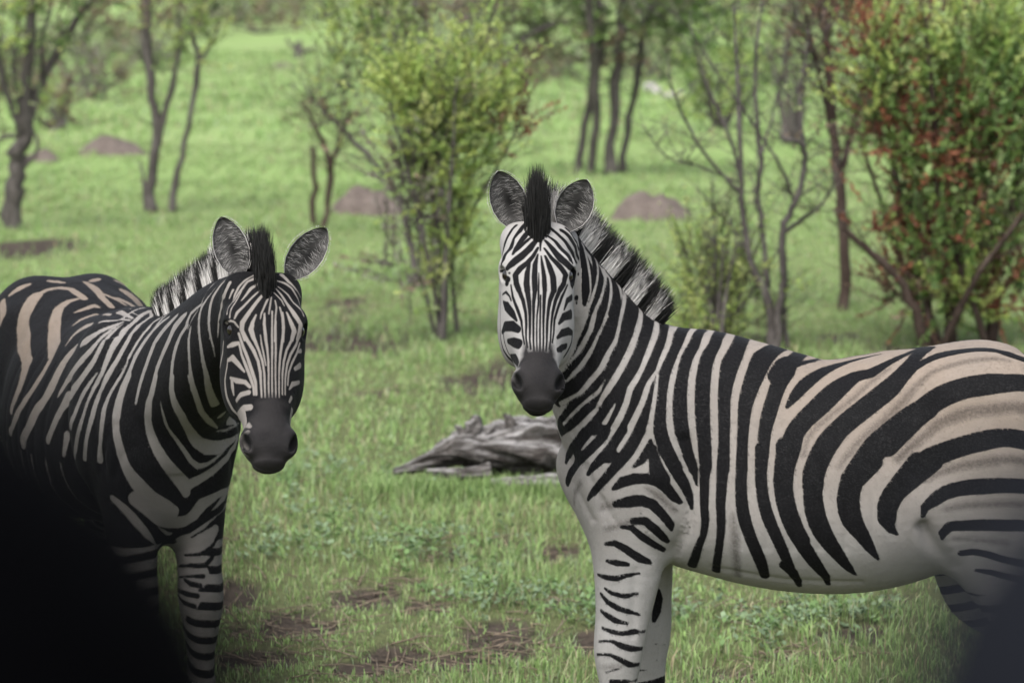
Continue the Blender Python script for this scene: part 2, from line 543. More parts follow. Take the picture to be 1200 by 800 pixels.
def set_head(z, poll_world, yaw_deg, tilt_deg, roll_deg):
    """yaw 0 looks along -Y; tilt is the lean of the face from the vertical; roll turns it in the picture"""
    R = Matrix.Rotation(math.radians(yaw_deg), 3, 'Z')
    t = math.radians(tilt_deg)
    A = R @ (Matrix.Rotation(math.radians(roll_deg), 3, 'Y') @ Vector((0, -math.sin(t), -math.cos(t))))
    N = R @ (Matrix.Rotation(math.radians(roll_deg), 3, 'Y') @ Vector((0, -math.cos(t), math.sin(t))))
    z['H'] = head_frame(z_local(z, poll_world), z_dir(z, A), z_dir(z, N))
Z1['hw'] = .95
set_head(Z1, (0.065, 7.84, 1.570), 2.0, 41.5, 1.5)
Z1['neck'] = [  # centre, towards the crest, half width, crest radius, throat radius, taper
    ((.08, 0, 1.02), (-.75, 0, .65), .170, .24, .19, .10),
    ((.175, .005, 1.155), (-.72, 0, .7), .150, .205, .17, .14),
    ((.26, .03, 1.305), (-.78, 0, .62), .120, .165, .175, .14),
    ((.33, .085, 1.45), (-.85, -.2, .5), .095, .125, .125, .10),
    ((.355, .13, 1.535), (-.75, -.5, .4), .080, .095, .10, .05)]
# second zebra: chest on, body running back and to the left
Z2 = dict(origin=(-1.075, 8.6, 0), yaw=math.radians(-90 + 24), scale=1.04, fore=(0.0, .02), fore_y=.098, hind=(.0, .05), hs=.94, hw=1.09, drop=.06, brisket=True, darken=.55)
set_head(Z2, (-.672, 7.84, 1.437), 12.0, 34.0, 3.0)
_h2 = Z2['H']['o']
Z2['neck'] = [
    ((.06, 0, .96), (-.75, 0, .65), .180, .23, .22, .10),
    ((.20, .01, 1.05), (-.72, 0, .7), .155, .185, .19, .14),
    ((.36, .02, 1.135), (-.60, 0, .8), .125, .150, .165, .14),
    (tuple(_h2 * .55 + np.array([.36, .02, 1.135]) * .45), (-.5, 0, .85), .100, .110, .135, .10),
    (tuple(_h2 + np.array([-.05, -.01, -.05])), (-.4, 0, .9), .080, .080, .10, .05)]
# stripe centre lines in zebra space (half millimetres, delta coded x y z radius)
STROKES1 = """k-60 0 2599 29 14 64 -4 0 16 61 -18 0 15 46 -25 0 19 55 -30 0 19 59 -30 -1 16 36 -30 1 16 24 -32 0 12 19 -32 0 9 24 -49 -2 6 19 -49 -3 5 18 -50 1 4 14 -50 2 4 12 -50 3 -2 9 -51 4 -14 6 -51 0 -22 5 -51 -1 -19 2 -38 0 -21 -1 -39 -1 -15 -3 -27 -1
k-160 0 2591 24 13 43 -1 0 13 42 -7 0 31 103 -51 4 23 51 -28 1 23 57 -32 0 16 44 -44 0 12 31 -50 0 9 22 -49 3 6 17 -50 3 1 15 -51 1 -2 12 -49 1 -3 9 -40 0 -5 4 -41 0 -13 -11 -53 -4 -16 2 -53 -5 -21 0 -58 -3 -16 2 -46 -2
k-260 0 2576 29 14 64 -3 0 17 62 -15 0 14 54 -27 1 35 59 -45 4 15 37 -31 1 12 36 -33 1 12 47 -67 3 4 21 -42 0 2 18 -46 -1 0 15 -48 0 -1 14 -52 0 -2 9 -38 -2 -3 7 -40 -1 -3 6 -43 -2 -3 7 -52 -1 -3 4 -54 -1 -3 3 -38 -1
k-380 0 2548 38 14 78 -4 0 18 74 -22 0 26 66 -39 5 29 51 -46 4 14 32 -40 -3 11 32 -45 -6 8 25 -43 -3 6 22 -44 -3 1 19 -48 -2 1 18 -51 0 0 12 -37 -1 1 10 -40 -1 1 11 -43 -1 1 9 -39 1 1 9 -44 0 0 7 -40 1 1 5 -28 0
k-580 0 2493 47 27 67 3 0 31 65 -8 0 48 75 -27 7 21 41 -28 -2 19 39 -35 -3 21 35 -42 -3 19 30 -43 -3 15 22 -38 -3 11 20 -40 -4 8 21 -46 -4 5 19 -52 -3 3 12 -38 -1 3 11 -41 -1 2 9 -41 0 2 10 -44 0 1 10 -45 1 0 7 -31 0
k-700 0 2457 36 16 56 2 0 18 56 -5 0 42 89 -25 3 29 59 -35 7 41 62 -54 -5 18 30 -36 -2 16 27 -40 -1 15 23 -37 0 13 20 -40 0 13 18 -42 -3 11 15 -46 -3 6 14 -49 -1 6 16 -51 0 6 16 -55 -1 5 10 -44 -1
k78 468 2006 28 -26 5 -41 0 -19 1 -34 1 -23 -3 -39 1 -24 -8 -39 0 -23 -9 -37 -2 -27 -14 -65 -8 -11 -6 -42 -7 -6 -2 -33 -7
k-47 441 2002 24 -5 1 -31 0 -27 -1 -63 -3 -18 3 -52 -8 -8 0 -47 -10
k-152 455 2004 29 0 2 -21 -1 0 3 -37 -1 0 3 -45 -1 7 2 -73 -3 0 3 -41 1 0 3 -44 -1 0 2 -49 -2 -6 -4 -74 -2 2 -8 -44 -2 6 -14 -44 -2 23 -38 -70 4 16 -62 -76 4 11 -78 -58 0
k-248 459 2005 29 0 4 -21 0 3 8 -41 1 4 8 -50 -1 3 6 -45 -1 2 5 -47 -3 3 4 -50 -1 2 1 -53 -2 -3 -2 -53 -1 -2 -7 -53 -1 2 -11 -50 -1 3 -17 -50 -1 4 -27 -55 1 4 -37 -52 0 1 -84 -75 2
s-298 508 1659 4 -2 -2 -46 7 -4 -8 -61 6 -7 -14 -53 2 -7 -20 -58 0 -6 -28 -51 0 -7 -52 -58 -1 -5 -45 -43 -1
k-347 469 2006 26 0 4 -20 0 3 10 -45 1 3 12 -55 0 2 8 -51 1 0 8 -51 0 -3 4 -51 2 -6 2 -52 1 -12 -1 -53 1 -15 2 -51 -1 -18 -3 -49 0 -20 -9 -47 0 -20 -14 -46 0 -19 -21 -45 -1 -16 -32 -49 -3 -13 -49 -41 -4
k-450 482 2008 33 0 6 -20 0 3 13 -44 -2 3 12 -55 -2 -1 9 -51 0 -4 8 -50 0 -8 8 -52 1 -12 4 -50 0 -15 0 -43 1 -17 -1 -41 -1 -20 1 -46 0 -23 -7 -49 -2 -23 -14 -52 -1 -22 -22 -49 -2 -36 -44 -72 -7
k-581 492 2020 55 1 11 -29 -2 7 14 -45 -1 8 13 -55 -1 2 9 -50 -3 -2 7 -51 -3 -8 7 -50 0 -13 5 -51 0 -12 1 -37 0 -16 -3 -36 -1 -14 -4 -33 -1 -37 -4 -63 -3
k-556 537 1846 46 -3 7 -43 -2 -7 8 -58 -1 -8 4 -37 -1 -11 2 -39 -1 -13 0 -37 -1 -23 -6 -50 -1 -25 -4 -46 -1 -26 -7 -44 -1 -28 -14 -43 -2 -29 -18 -43 -2 -28 -21 -38 -4 -47 -45 -62 -8 -22 -61 -55 -11
k-582 481 1377 30 -45 -31 -49 -5 -32 -60 -54 -5 -15 -42 -40 -10
k-750 536 1950 53 14 8 -44 -3 15 12 -56 -4 4 7 -51 1 -2 4 -51 2 -7 2 -52 1 -14 -1 -52 -1 -14 -5 -35 0 -17 -4 -36 -2 -20 -3 -35 -3 -25 -7 -38 -4 -29 -12 -38 -5 -26 -13 -35 -5 -31 -21 -40 -6 -26 -19 -31 -6 -38 -32 -40 -14
k-1030 543 1951 57 51 11 -50 1 52 10 -50 0 15 1 -48 0 7 3 -55 0 -5 2 -53 -1 -14 1 -50 -4 -27 -1 -47 -8 -32 -8 -43 -9 -26 -12 -41 -6 -24 -16 -38 -7 -46 -26 -63 -18
k-1282 503 1934 56 34 17 -33 -3 42 21 -43 -3 36 13 -40 -3 32 7 -40 -2 22 5 -37 -2 13 2 -35 -3 -1 -2 -62 -4 -33 -9 -54 -13 -37 -11 -35 -19
k-541 298 2369 46 -19 -33 28 -2 -24 -45 30 -3 -36 -51 20 -8 -16 48 -31 -18 -68 -59 13 -3 -52 -57 3 0 -50 -112 -6 -7
k-590 404 2222 8 -44 -35 53 18 -30 -27 31 5 -37 -34 31 3 -43 -40 26 -2 -49 -50 22 -4 -50 -57 15 0 -55 -51 13 -1 -43 -24 9 -4 -45 -9 11 -5 -43 -14 9 -4 -62 -16 11 -5 -45 -4 9 -5
k-1360 0 2488 13 23 21 -3 0 22 20 -4 0 40 53 -10 2 46 41 -13 2 46 40 -15 2 45 29 -18 4 45 28 -21 6 45 25 -19 6 39 2 -8 3 42 5 -10 3 36 21 -18 5 39 30 -23 5 37 29 -24 3 32 26 -24 1 30 22 -25 0 29 17 -25 -1 41 20 -34 -3 39 16 -33 -3 32 15 -34 0 26 14 -35 0 14 12 -39 3 10 11 -40 2 11 11 -38 -3 11 13 -41 -4 6 9 -39 -2 5 8 -42 -2 3 4 -30 -1
k-1400 0 2492 39 26 48 -3 0 25 48 -9 0 66 108 -39 -5 29 43 -26 4 31 40 -28 4 38 36 -35 7 41 30 -35 5 41 24 -29 1 44 24 -30 -1 33 16 -22 0 34 15 -24 0 33 15 -24 -1 31 13 -22 -1 29 13 -21 -1 28 12 -23 0 37 12 -37 3 33 18 -38 3 27 12 -40 0 21 6 -42 0 18 7 -43 -1 14 10 -40 -1 3 11 -66 -2
k-1339 425 2220 60 23 -3 -16 2 34 1 -23 2 35 10 -22 1 33 15 -21 0 33 19 -21 0 33 19 -23 0 33 16 -24 0 33 13 -25 1 30 10 -28 0 27 10 -29 -2 24 4 -31 -2 22 9 -29 -1 31 12 -43 -1 21 4 -32 0
k-2100 0 2259 20 55 101 77 0 56 100 78 0 31 0 20 0 44 60 19 -1 35 16 10 6 50 -3 16 0 40 -15 14 6 43 -17 10 -10 44 -19 6 11 44 -12 1 2 45 -10 -3 3 45 -7 -5 2 45 -4 -8 1 47 -4 -10 0 46 6 -11 -4 41 16 -13 -8 37 18 -16 -4 69 31 -30 3 34 25 -22 5 37 30 -27 4 44 33 -38 3 36 26 -32 2
k-2239 117 2193 51 32 36 18 -1 48 65 27 0 56 82 31 -1 48 37 24 -1 40 21 18 0 44 18 16 -1 41 16 12 0 38 10 8 0 34 6 6 0 50 9 4 1 44 7 -2 2 46 4 -1 4 46 1 -3 4 46 1 -5 1 46 2 -6 0 46 8 -8 0 47 7 -13 1 46 -2 -20 -1 43 -9 -25 0 36 -9 -26 -1 34 -6 -30 -1 36 3 -35 -1 38 14 -36 -1 40 22 -35 0 38 25 -32 0 34 20 -29 1 24 11 -21 0
k-2211 296 1883 50 33 47 22 0 45 49 30 -1 47 35 30 -1 46 26 28 0 39 19 21 -1 43 16 17 0 40 12 12 0 37 8 8 0 35 6 8 -1 39 3 8 0 35 -1 5 0 35 -3 1 0 37 1 -3 1 37 8 -5 2 37 5 -8 0 37 0 -8 1 36 -1 -9 -1 35 -2 -11 0 51 -8 -18 1 46 -11 -20 1 42 -9 -18 1 38 -3 -19 1 38 7 -30 1 28 12 -24 0
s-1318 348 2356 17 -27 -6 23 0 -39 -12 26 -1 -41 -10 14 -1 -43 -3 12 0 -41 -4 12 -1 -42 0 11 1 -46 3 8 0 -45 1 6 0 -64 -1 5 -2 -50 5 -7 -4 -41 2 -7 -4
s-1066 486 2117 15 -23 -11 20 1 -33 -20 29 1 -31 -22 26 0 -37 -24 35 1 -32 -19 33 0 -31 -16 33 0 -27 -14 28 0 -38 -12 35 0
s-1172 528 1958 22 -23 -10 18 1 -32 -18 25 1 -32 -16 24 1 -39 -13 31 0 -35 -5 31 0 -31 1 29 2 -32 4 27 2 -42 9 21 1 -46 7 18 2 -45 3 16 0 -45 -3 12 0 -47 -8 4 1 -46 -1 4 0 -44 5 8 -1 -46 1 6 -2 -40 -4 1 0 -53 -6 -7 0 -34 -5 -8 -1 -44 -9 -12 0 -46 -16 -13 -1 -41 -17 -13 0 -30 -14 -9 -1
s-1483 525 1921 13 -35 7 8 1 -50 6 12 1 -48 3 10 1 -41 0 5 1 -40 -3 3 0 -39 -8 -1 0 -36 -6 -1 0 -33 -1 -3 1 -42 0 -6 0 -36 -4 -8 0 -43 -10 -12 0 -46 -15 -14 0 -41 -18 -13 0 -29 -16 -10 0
s-1154 241 2409 7 33 24 -20 2 46 32 -28 2 45 31 -29 1 37 25 -28 1 36 25 -29 -1 37 23 -27 0 40 20 -25 0 40 17 -24 0 38 16 -27 0 39 12 -31 0 38 11 -34 -1 28 7 -34 -1 21 24 -54 -2 7 14 -44 -1
s-1219 392 2257 20 33 17 -30 0 43 27 -36 -1 38 23 -28 -1 39 19 -29 -1 42 16 -32 0 42 13 -36 -1 39 15 -39 -2 35 15 -39 -2 31 6 -40 -3 21 8 -30 -2
k-1359 495 1943 56 32 3 -27 -1 42 15 -34 -2 40 18 -30 -2 37 15 -29 -2 31 10 -31 -4 24 5 -31 -2 27 5 -64 -3 -1 -2 -56 -4
k-2107 377 1717 39 54 60 33 0 46 32 22 -1 42 21 15 0 41 15 11 0 38 8 7 0 35 2 5 -1 40 4 4 0 37 11 3 0 36 9 2 0 37 5 0 1 37 1 -2 1 36 0 -2 1 37 -2 -2 -1 37 -2 -3 -1 34 -4 -6 -1 48 -6 -11 -1 42 -4 -15 -1 34 1 -20 -1 30 5 -21 -2 46 9 -35 -11 10 -2 -47 -11
k-2036 337 1543 30 56 95 26 -1 45 31 12 0 39 13 6 0 35 8 4 -1 50 19 6 1 47 14 2 1 42 6 2 0 45 3 1 -1 43 1 1 0 39 0 -1 -1 37 -2 -2 -1 32 -3 -2 -1 41 -3 -2 0 31 -3 -6 0 30 -9 -34 -4 2 -14 -35 -16
k-2006 378 1338 18 53 44 18 -1 53 25 15 0 49 16 12 0 43 11 11 -1 34 6 8 0 59 9 18 0 35 4 13 0 48 1 11 0 44 -3 7 0 61 -15 -12 -2
k-2013 371 1249 16 49 39 15 0 47 22 12 -1 44 13 10 0 37 7 8 -1 44 6 11 0 40 4 11 -1 36 3 10 0 30 0 8 -1 45 -3 6 -3 27 -5 2 -3
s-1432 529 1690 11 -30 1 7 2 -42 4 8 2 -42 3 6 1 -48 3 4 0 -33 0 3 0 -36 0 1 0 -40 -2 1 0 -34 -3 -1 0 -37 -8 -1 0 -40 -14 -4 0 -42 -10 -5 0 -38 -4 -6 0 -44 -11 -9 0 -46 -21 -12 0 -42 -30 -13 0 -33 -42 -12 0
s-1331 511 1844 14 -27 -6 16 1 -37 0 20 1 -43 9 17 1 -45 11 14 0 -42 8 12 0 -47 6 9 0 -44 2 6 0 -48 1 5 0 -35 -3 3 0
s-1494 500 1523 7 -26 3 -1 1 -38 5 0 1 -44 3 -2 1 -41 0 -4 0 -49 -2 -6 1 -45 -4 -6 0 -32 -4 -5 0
k553 160 3139 20 -26 19 -21 0 -20 19 -25 0 -19 -4 -31 2 -145 -100 -166 2 -28 -32 -32 0 -24 0 -27 0 -24 0 -28 0 -28 -1 -33 0 -29 -3 -34 0 -171 -2 -125 0
k553 160 3139 16 -24 47 -15 0 -7 47 -26 0 -16 13 -64 14 -12 -4 -34 6 -11 1 -39 6 -2 10 -46 -2 1 10 -49 -6 4 6 -53 -10 4 4 -42 -8
k488 127 3060 26 -32 33 -37 0 -21 31 -44 0 -11 28 -54 10 -6 11 -36 6 -2 14 -43 2 6 12 -36 -2 10 12 -41 -3 9 8 -41 -3 9 6 -42 -1 9 4 -41 1 6 2 -29 0
k369 89 2925 32 -12 23 -15 0 -9 23 -18 0 -7 26 -30 12 1 44 -69 12 12 23 -45 1 14 19 -47 -1 13 14 -50 0 11 9 -37 0
k259 53 2800 53 -6 19 -9 0 -4 19 -10 0 2 70 -57 7 9 28 -38 1 10 25 -45 0 8 15 -32 -1
k176 35 2706 57 -12 46 -22 0 -4 43 -30 0 10 56 -51 -1
k54 123 2597 48
k463 287 2626 50 8 2 -28 -2 13 -1 -42 -4 15 -4 -41 -3 21 2 -37 -3 23 8 -35 -3 21 0 -29 -3 36 -10 -39 -14
k370 261 2623 59 10 7 -24 1 13 9 -36 0 16 8 -40 0 17 5 -35 -1 22 1 -40 -1 25 -4 -37 -1 26 6 -34 -2 28 4 -34 -3 28 -8 -33 -3 26 -16 -29 -3 34 -31 -30 -7 30 -46 -28 -7
k688 1052 2316 27 22 -2 -24 -1
k259 53 2800 64 -14 96 -70 0 22 65 -94 0 6 14 -29 1 8 17 -42 1 11 20 -46 2 14 17 -42 1 17 13 -36 0 21 12 -34 0 22 7 -33 0 23 3 -31 -1 32 -8 -38 -2 34 -1 -32 -3 35 -2 -34 -4 26 -11 -30 -2 26 -18 -33 -1 25 -27 -32 -2 22 -42 -32 -4 37 -106 -56 -11
k159 31 2689 65 -9 62 -23 0 3 53 -37 0 9 32 -29 0 12 40 -43 2 14 39 -46 1 17 33 -42 1 19 22 -34 0 22 16 -33 0 22 12 -31 -1 21 8 -33 0 18 6 -34 0 18 5 -35 1 17 1 -35 0 20 1 -34 -1 24 -10 -35 -1 26 -10 -35 -3 27 -1 -33 -2 23 -5 -31 -3 29 -18 -40 -3 26 -29 -38 -3 17 -34 -28 -3
k50 12 2625 42 2 29 -1 0 4 28 -4 0 9 58 -22 1 11 52 -34 2 12 56 -38 2 13 53 -38 2 13 32 -34 1 21 28 -41 -1 23 18 -33 -3 22 17 -38 -1 17 12 -33 3 15 8 -37 4 16 3 -38 4 17 2 -36 3 18 0 -35 1 19 0 -33 0 18 -7 -33 0 17 -4 -30 -1 32 -4 -56 -2 23 5 -37 -3
k50 12 2625 28 2 57 -7 0 7 55 -20 0 17 66 -42 -3 21 66 -45 -2 20 45 -37 1 20 29 -37 2 22 25 -41 -5 16 17 -32 -5
k116 381 2361 5 24 25 -62 12 7 14 -39 3 7 10 -40 2 15 5 -36 2 17 1 -37 2 20 0 -47 1 21 0 -46 0 21 -1 -38 0 15 1 -27 0
w553 160 3139 5 -23 16 -18 0 -17 19 -20 0 -20 40 -54 5 -16 14 -63 -1 -6 8 -39 -1 -6 8 -40 -1 -3 11 -72 -3 16 13 -63 0 20 8 -48 0
w457 116 3023 9 -18 30 -20 0 -12 29 -26 0 -5 47 -60 -2 6 19 -34 0 9 17 -35 0 12 13 -36 1 12 10 -35 0 25 12 -55 2 15 3 -40 0 13 -1 -33 0
w442 112 3007 2 -27 31 -32 0 -18 29 -39 0 -10 15 -31 2 0 28 -46 3 17 32 -61 1 29 25 -62 1 20 11 -64 2 16 6 -56 0
w427 108 2991 7 -27 22 -32 0 -22 22 -37 0 -21 0 -28 2 -7 26 -38 0 2 35 -62 0 15 27 -62 -3 13 13 -36 -1 12 11 -34 0 16 10 -48 0
w291 63 2837 12 -10 22 -13 0 -7 21 -17 0 6 67 -58 0 8 23 -33 -1 10 19 -35 -1 9 18 -39 -2 8 11 -31 0
w192 38 2723 14 -7 62 -26 0 9 54 -40 0 18 45 -51 0
w104 21 2649 14 -5 7 -2 0 -4 7 -3 0 9 113 -45 1
w4 28 2610 16
w482 292 2710 10 18 3 -46 -1 12 -2 -35 -1 15 -6 -40 -1 18 1 -38 -1 19 6 -35 -1
w598 655 2516 3
w444 279 2700 14 14 7 -64 -1 32 2 -65 0 18 -4 -34 0 19 1 -31 -2 37 10 -45 -4 41 -9 -57 -3
w370 249 2696 6 18 13 -34 0 24 13 -46 0 20 9 -46 2 21 5 -45 2 25 -3 -45 2 26 0 -39 1 26 8 -30 -1 24 0 -25 -1 37 -12 -43 -6
w307 68 2856 6 -23 84 -71 0 11 58 -93 0 6 14 -32 1 8 15 -39 1 19 22 -63 3 18 11 -30 1 20 10 -32 2 19 10 -41 1 22 7 -40 0 27 -1 -34 0 28 -4 -32 0 29 7 -35 -2 26 -2 -30 -2 32 -15 -20 -2 41 -29 -28 3 32 -37 -24 2
w384 314 2356 3 32 -2 -60 7 46 -3 -38 0 55 -15 -49 -1 45 -39 -52 0 45 -72 -62 -1
w192 38 2723 15 -8 43 -17 0 1 40 -24 0 16 61 -59 1 16 33 -42 0 18 30 -43 1 16 22 -35 0 18 18 -34 1 23 19 -40 0 24 13 -40 1 23 10 -37 0 23 3 -35 -1 22 2 -34 -2 19 -7 -32 -3 27 -3 -56 -3 23 -2 -27 2 27 -9 -31 2 32 -22 -39 2 31 -40 -45 3 30 -57 -49 2 23 -95 -50 13 18 -28 -33 -11
w331 366 2234 4 31 1 -61 7 22 -6 -37 2 24 -10 -39 0 27 -2 -34 1 27 -6 -33 1 41 -30 -60 1
w80 0 2637 17 10 10 5 0 9 11 5 0 2 113 -39 0 11 45 -33 0 16 40 -31 -1 15 37 -32 0 16 33 -34 0 19 31 -39 -2 19 22 -37 0 29 22 -48 3 23 8 -32 0 11 9 -37 0 12 6 -44 0 15 3 -37 0 17 3 -36 1 19 -6 -38 0 21 -6 -38 0 24 -2 -39 0 22 0 -36 0 23 11 -44 0
w11 9 2613 16 11 114 -25 -1 12 64 -39 0 18 63 -35 0 20 50 -34 -1 29 48 -59 -4 5 5 -9 -2 22 15 -30 2 25 19 -39 3 15 15 -39 2 13 11 -41 0 18 6 -40 1 19 1 -42 1 22 1 -45 1 23 0 -47 1 26 0 -52 0 19 -2 -41 0
w102 358 2404 5 4 15 -28 2 6 19 -39 2 5 15 -37 1 7 16 -45 1 8 12 -44 1 8 9 -46 1 7 5 -44 1 17 2 -65 2 27 -3 -46 4 18 0 -28 0
k494 306 2071 24 22 -21 -32 -1 27 -41 -43 0 35 -106 -78 -1 11 0 -38 -14
k458 333 2085 25 -42 16 6 0 -35 19 -1 0 13 -3 -29 0 32 -1 -37 0 32 -6 -34 1 32 -23 -35 1 44 -82 -61 5 31 -62 -66 -6 18 -26 -57 -7
k292 406 2100 26 24 -6 -42 0 33 -6 -52 -1 33 5 -40 -1 31 -2 -34 -1 41 -16 -45 -6 22 -24 -36 -8
s516 316 1792 14 26 -69 -58 -2 4 -33 -72 -4
k198 438 2101 27 17 -1 -30 1 24 -1 -42 2 24 0 -40 1 24 -2 -33 -2 25 -5 -32 -2 24 -9 -30 -2 33 -13 -42 -3 30 -4 -35 -2 45 -24 -60 -3 32 -19 -46 -11
k144 456 2048 6 10 0 -46 14 37 1 -60 -2 45 -7 -39 -14
k141 457 2030 9 -3 2 -33 3 -4 7 -40 4 -5 11 -54 5 -11 4 -45 6
k340 421 1781 9 -50 16 40 17 -63 17 21 0 -64 19 3 -1 -54 7 -8 5 -47 -9 -38 -3 -47 -19 -59 -5 -33 -9 -28 -11
k132 460 2012 14 -9 6 -46 6 -14 12 -53 7 -20 3 -43 3 -17 -3 -31 2
k330 421 1697 15 -68 15 14 13 -37 9 8 1 -36 11 4 -1 -54 6 -17 -2 -47 -10 -48 -4 -31 -14 -39 -1 -26 -16 -37 -2 -6 -14 -30 -13
s398 382 1673 9 -63 37 24 9
s163 469 1791 7 -46 1 -28 10 -56 -15 -49 0 -52 -18 -50 -6
s379 393 1558 7 -18 8 4 5 -64 15 24 2 -54 7 11 0
k233 426 1606 15 -63 17 3 6 -56 -6 -47 0 -48 -37 -54 -4 -24 -26 -26 -9
k297 415 1572 6 -55 5 -4 6 -55 -5 -48 5 -56 -13 -40 -1 -37 -18 -24 -3 -31 -27 -22 -3
k383 379 1471 5 -50 20 9 9 -55 7 -27 3 -56 -4 -38 0 -41 -9 -23 -2 -34 -13 -19 -3
k259 404 1434 14 -29 -2 -20 1 -36 -6 -24 0 -58 -22 -25 -10
k373 370 1376 5 -50 19 -6 10 -64 7 -8 -7
k418 317 1290 5 -50 45 -7 7 -46 18 -2 0 -55 9 19 -4 -69 -6 10 -5
k381 347 1220 4 -41 16 -25 4 -36 8 -8 2 -38 6 -3 0 -60 -8 13 -6
k403 323 1187 5 -36 26 -42 5 -55 13 -30 3 -56 4 -18 -3 -65 -17 -22 -7
k401 319 1092 5 -34 26 -23 7 -47 10 -26 0 -60 7 -13 -7
k394 328 999 4 -55 27 -18 5 -56 9 -7 0 -56 -17 8 4 -65 -37 -6 -8
k412 317 921 3 -34 28 8 0 -39 15 2 2 -47 6 -23 8 -56 -9 -19 1 -59 -50 -9 -7
k420 306 845 4 -32 35 9 0 -40 19 1 2 -56 4 -28 5 -47 -13 -28 2 -53 -48 -8 -7
s421 205 759 5 -46 136 25 2 -46 16 6 1 -37 3 3 0
k374 335 754 6 -41 18 15 0 -32 5 9 -1
k346 337 702 10 -33 7 1 0 -41 -3 0 -1 -67 -50 -3 -4
k70 -123 1103 14 -5 -4 -45 8 12 4 -67 0 14 5 -47 -12
k83 -122 806 4 -60 -38 -13 0
k71 -144 709 5
K863 396 3198 8 37 37 -42 0 27 12 -63 1 11 -1 -56 -3
K594 364 3177 13 -41 -26 -57 1 -26 -44 -59 -5
K809 380 3210 11 36 68 -40 2 32 28 -38 -5 23 50 -50 13 31 79 -47 -10 11 5 -27 -5
K779 424 3189 8 44 77 -46 11 38 48 -50 -2 21 50 -32 -11
K768 498 3154 5 41 35 -28 6 36 25 -32 0 28 26 -23 -5
K751 525 3136 11 45 60 -49 10 45 32 -37 2 45 26 -34 -4 25 5 -24 -7
K749 580 3094 7 25 43 -39 4 31 28 -34 4 36 14 -27 2 27 12 -35 -1 -4 27 -40 0 -14 28 -33 -2
K795 652 3021 8 11 40 -50 6 4 34 -50 2 -4 23 -34 0
K750 614 3063 4 15 47 -50 9 3 47 -58 2 -1 26 -37 0 -1 19 -30 -1
K731 498 3152 13 5 59 -40 -7 1 39 -33 -3
K733 621 3054 3 -6 38 -41 5 -9 46 -58 4 -2 25 -38 1 -1 20 -30 -1
K746 695 2972 2 0 30 -42 2 2 28 -42 1
K622 411 3172 13 -50 -15 -47 5 -28 -42 -59 -1 -20 -53 -60 -9 -7 -3 -37 -3
K691 411 3190 10 -27 26 -19 0 -32 16 -27 1 -45 -8 -56 7 -29 -52 -55 -4 -20 -68 -43 -9
K705 489 3153 6 -49 18 -32 7 -45 33 -47 9 -35 58 -44 -10 -9 4 -15 -6
K710 530 3128 8 -40 37 -42 10 -44 47 -50 4 -45 14 -39 -3 -21 -59 -31 -6
K715 579 3091 6 -36 39 -46 6 -44 25 -43 3 -31 10 -44 0 9 22 -42 0 23 39 -32 -1
K711 618 3054 6 -22 41 -50 9 -18 34 -51 2 -3 23 -37 0 -1 18 -30 0
K917 598 2948 22 -9 64 -14 -5
K944 582 2971 6 -22 6 1 2 -23 73 -4 -3
K557 574 2933 40 16 44 -25 -20
K575 574 2946 7
K529 313 2929 8
K850 732 2886 12 -22 41 -50 -2 -13 42 -58 -2 -3 38 -58 -1 1 20 -34 -1 0 21 -33 -1 -6 36 -44 0
K806 749 2887 14 -9 40 -58 -2 -3 22 -33 -2 -1 22 -34 -2 0 38 -58 -1 1 39 -57 -2 -5 35 -45 0
K766 753 2888 12 7 40 -59 -3 1 21 -32 -1 0 23 -34 -1 1 23 -34 -1 0 22 -32 0 0 40 -58 -1 -3 35 -45 0
K748 753 2888 5 -1 40 -59 1 4 20 -29 -1 5 25 -37 -1 1 27 -40 0 1 32 -46 0 0 27 -38 0 -1 34 -44 0
K737 769 2863 4 1 25 -37 1 1 32 -47 0 1 29 -42 0 1 28 -40 0 0 27 -40 0 0 26 -34 0 1 34 -45 0
K715 750 2887 11 4 39 -58 -2 1 23 -33 -1 2 22 -34 -1 1 23 -32 -1 0 23 -34 -1 0 26 -38 0 1 26 -35 0 2 35 -45 0
K667 734 2886 14 21 41 -50 -3 7 26 -36 -2 5 26 -38 -1 3 24 -34 -1 1 22 -32 0 2 40 -58 -2 4 36 -45 0
K636 714 2884 12 23 46 -49 -2 15 44 -58 -2 8 41 -58 -2 2 25 -38 -1 2 25 -36 0 6 36 -45 0
K892 687 2908 4 -10 41 -59 3 -13 29 -33 1 -14 29 -32 1 -18 41 -49 -2 -4 23 -34 -2 -3 21 -32 0 -8 36 -45 0
K595 659 2905 5 30 64 -56 3 20 46 -49 0 19 48 -57 -1 3 22 -34 -1 2 20 -33 -1 8 36 -45 0
K935 643 2854 5 -18 31 15 2 -18 33 -17 -2 -9 21 -22 -1
K931 666 2816 8 -16 42 -18 17 -29 55 -30 -5 -25 43 -34 -14
K937 696 2661 12 -15 33 34 14 -36 61 9 2 -34 48 -13 -10
K906 763 2620 14 -29 65 3 12 -28 49 -3 0
K886 769 2535 20 -18 91 3 9 -11 50 -14 -9
K948 595 2862 3 0 5 -32 0 0 14 -46 0 0 25 -44 0 0 17 -40 0 0 8 -39 1 -2 4 -35 0 -15 18 -61 4 -27 31 -37 3 -20 27 -16 0
K931 712 2658 4 -5 6 -44 0 -22 21 -60 0 -14 19 -16 -1
K614 742 2783 4 -19 -48 45 10 -23 -56 10 2
K540 316 2801 14
K641 807 2719 7 -27 -51 30 13 -37 -81 4 6
K540 309 2712 23
K650 851 2650 8 -27 -49 19 12 -32 -70 1 2 -22 -68 -17 -9
K649 877 2589 12 -21 -53 2 9 -25 -82 1 -5
K569 664 2653 11 3 -4 -46 -1 18 35 -41 0 23 28 -32 -2
K544 288 2580 4 11 4 -55 0 27 4 -46 0
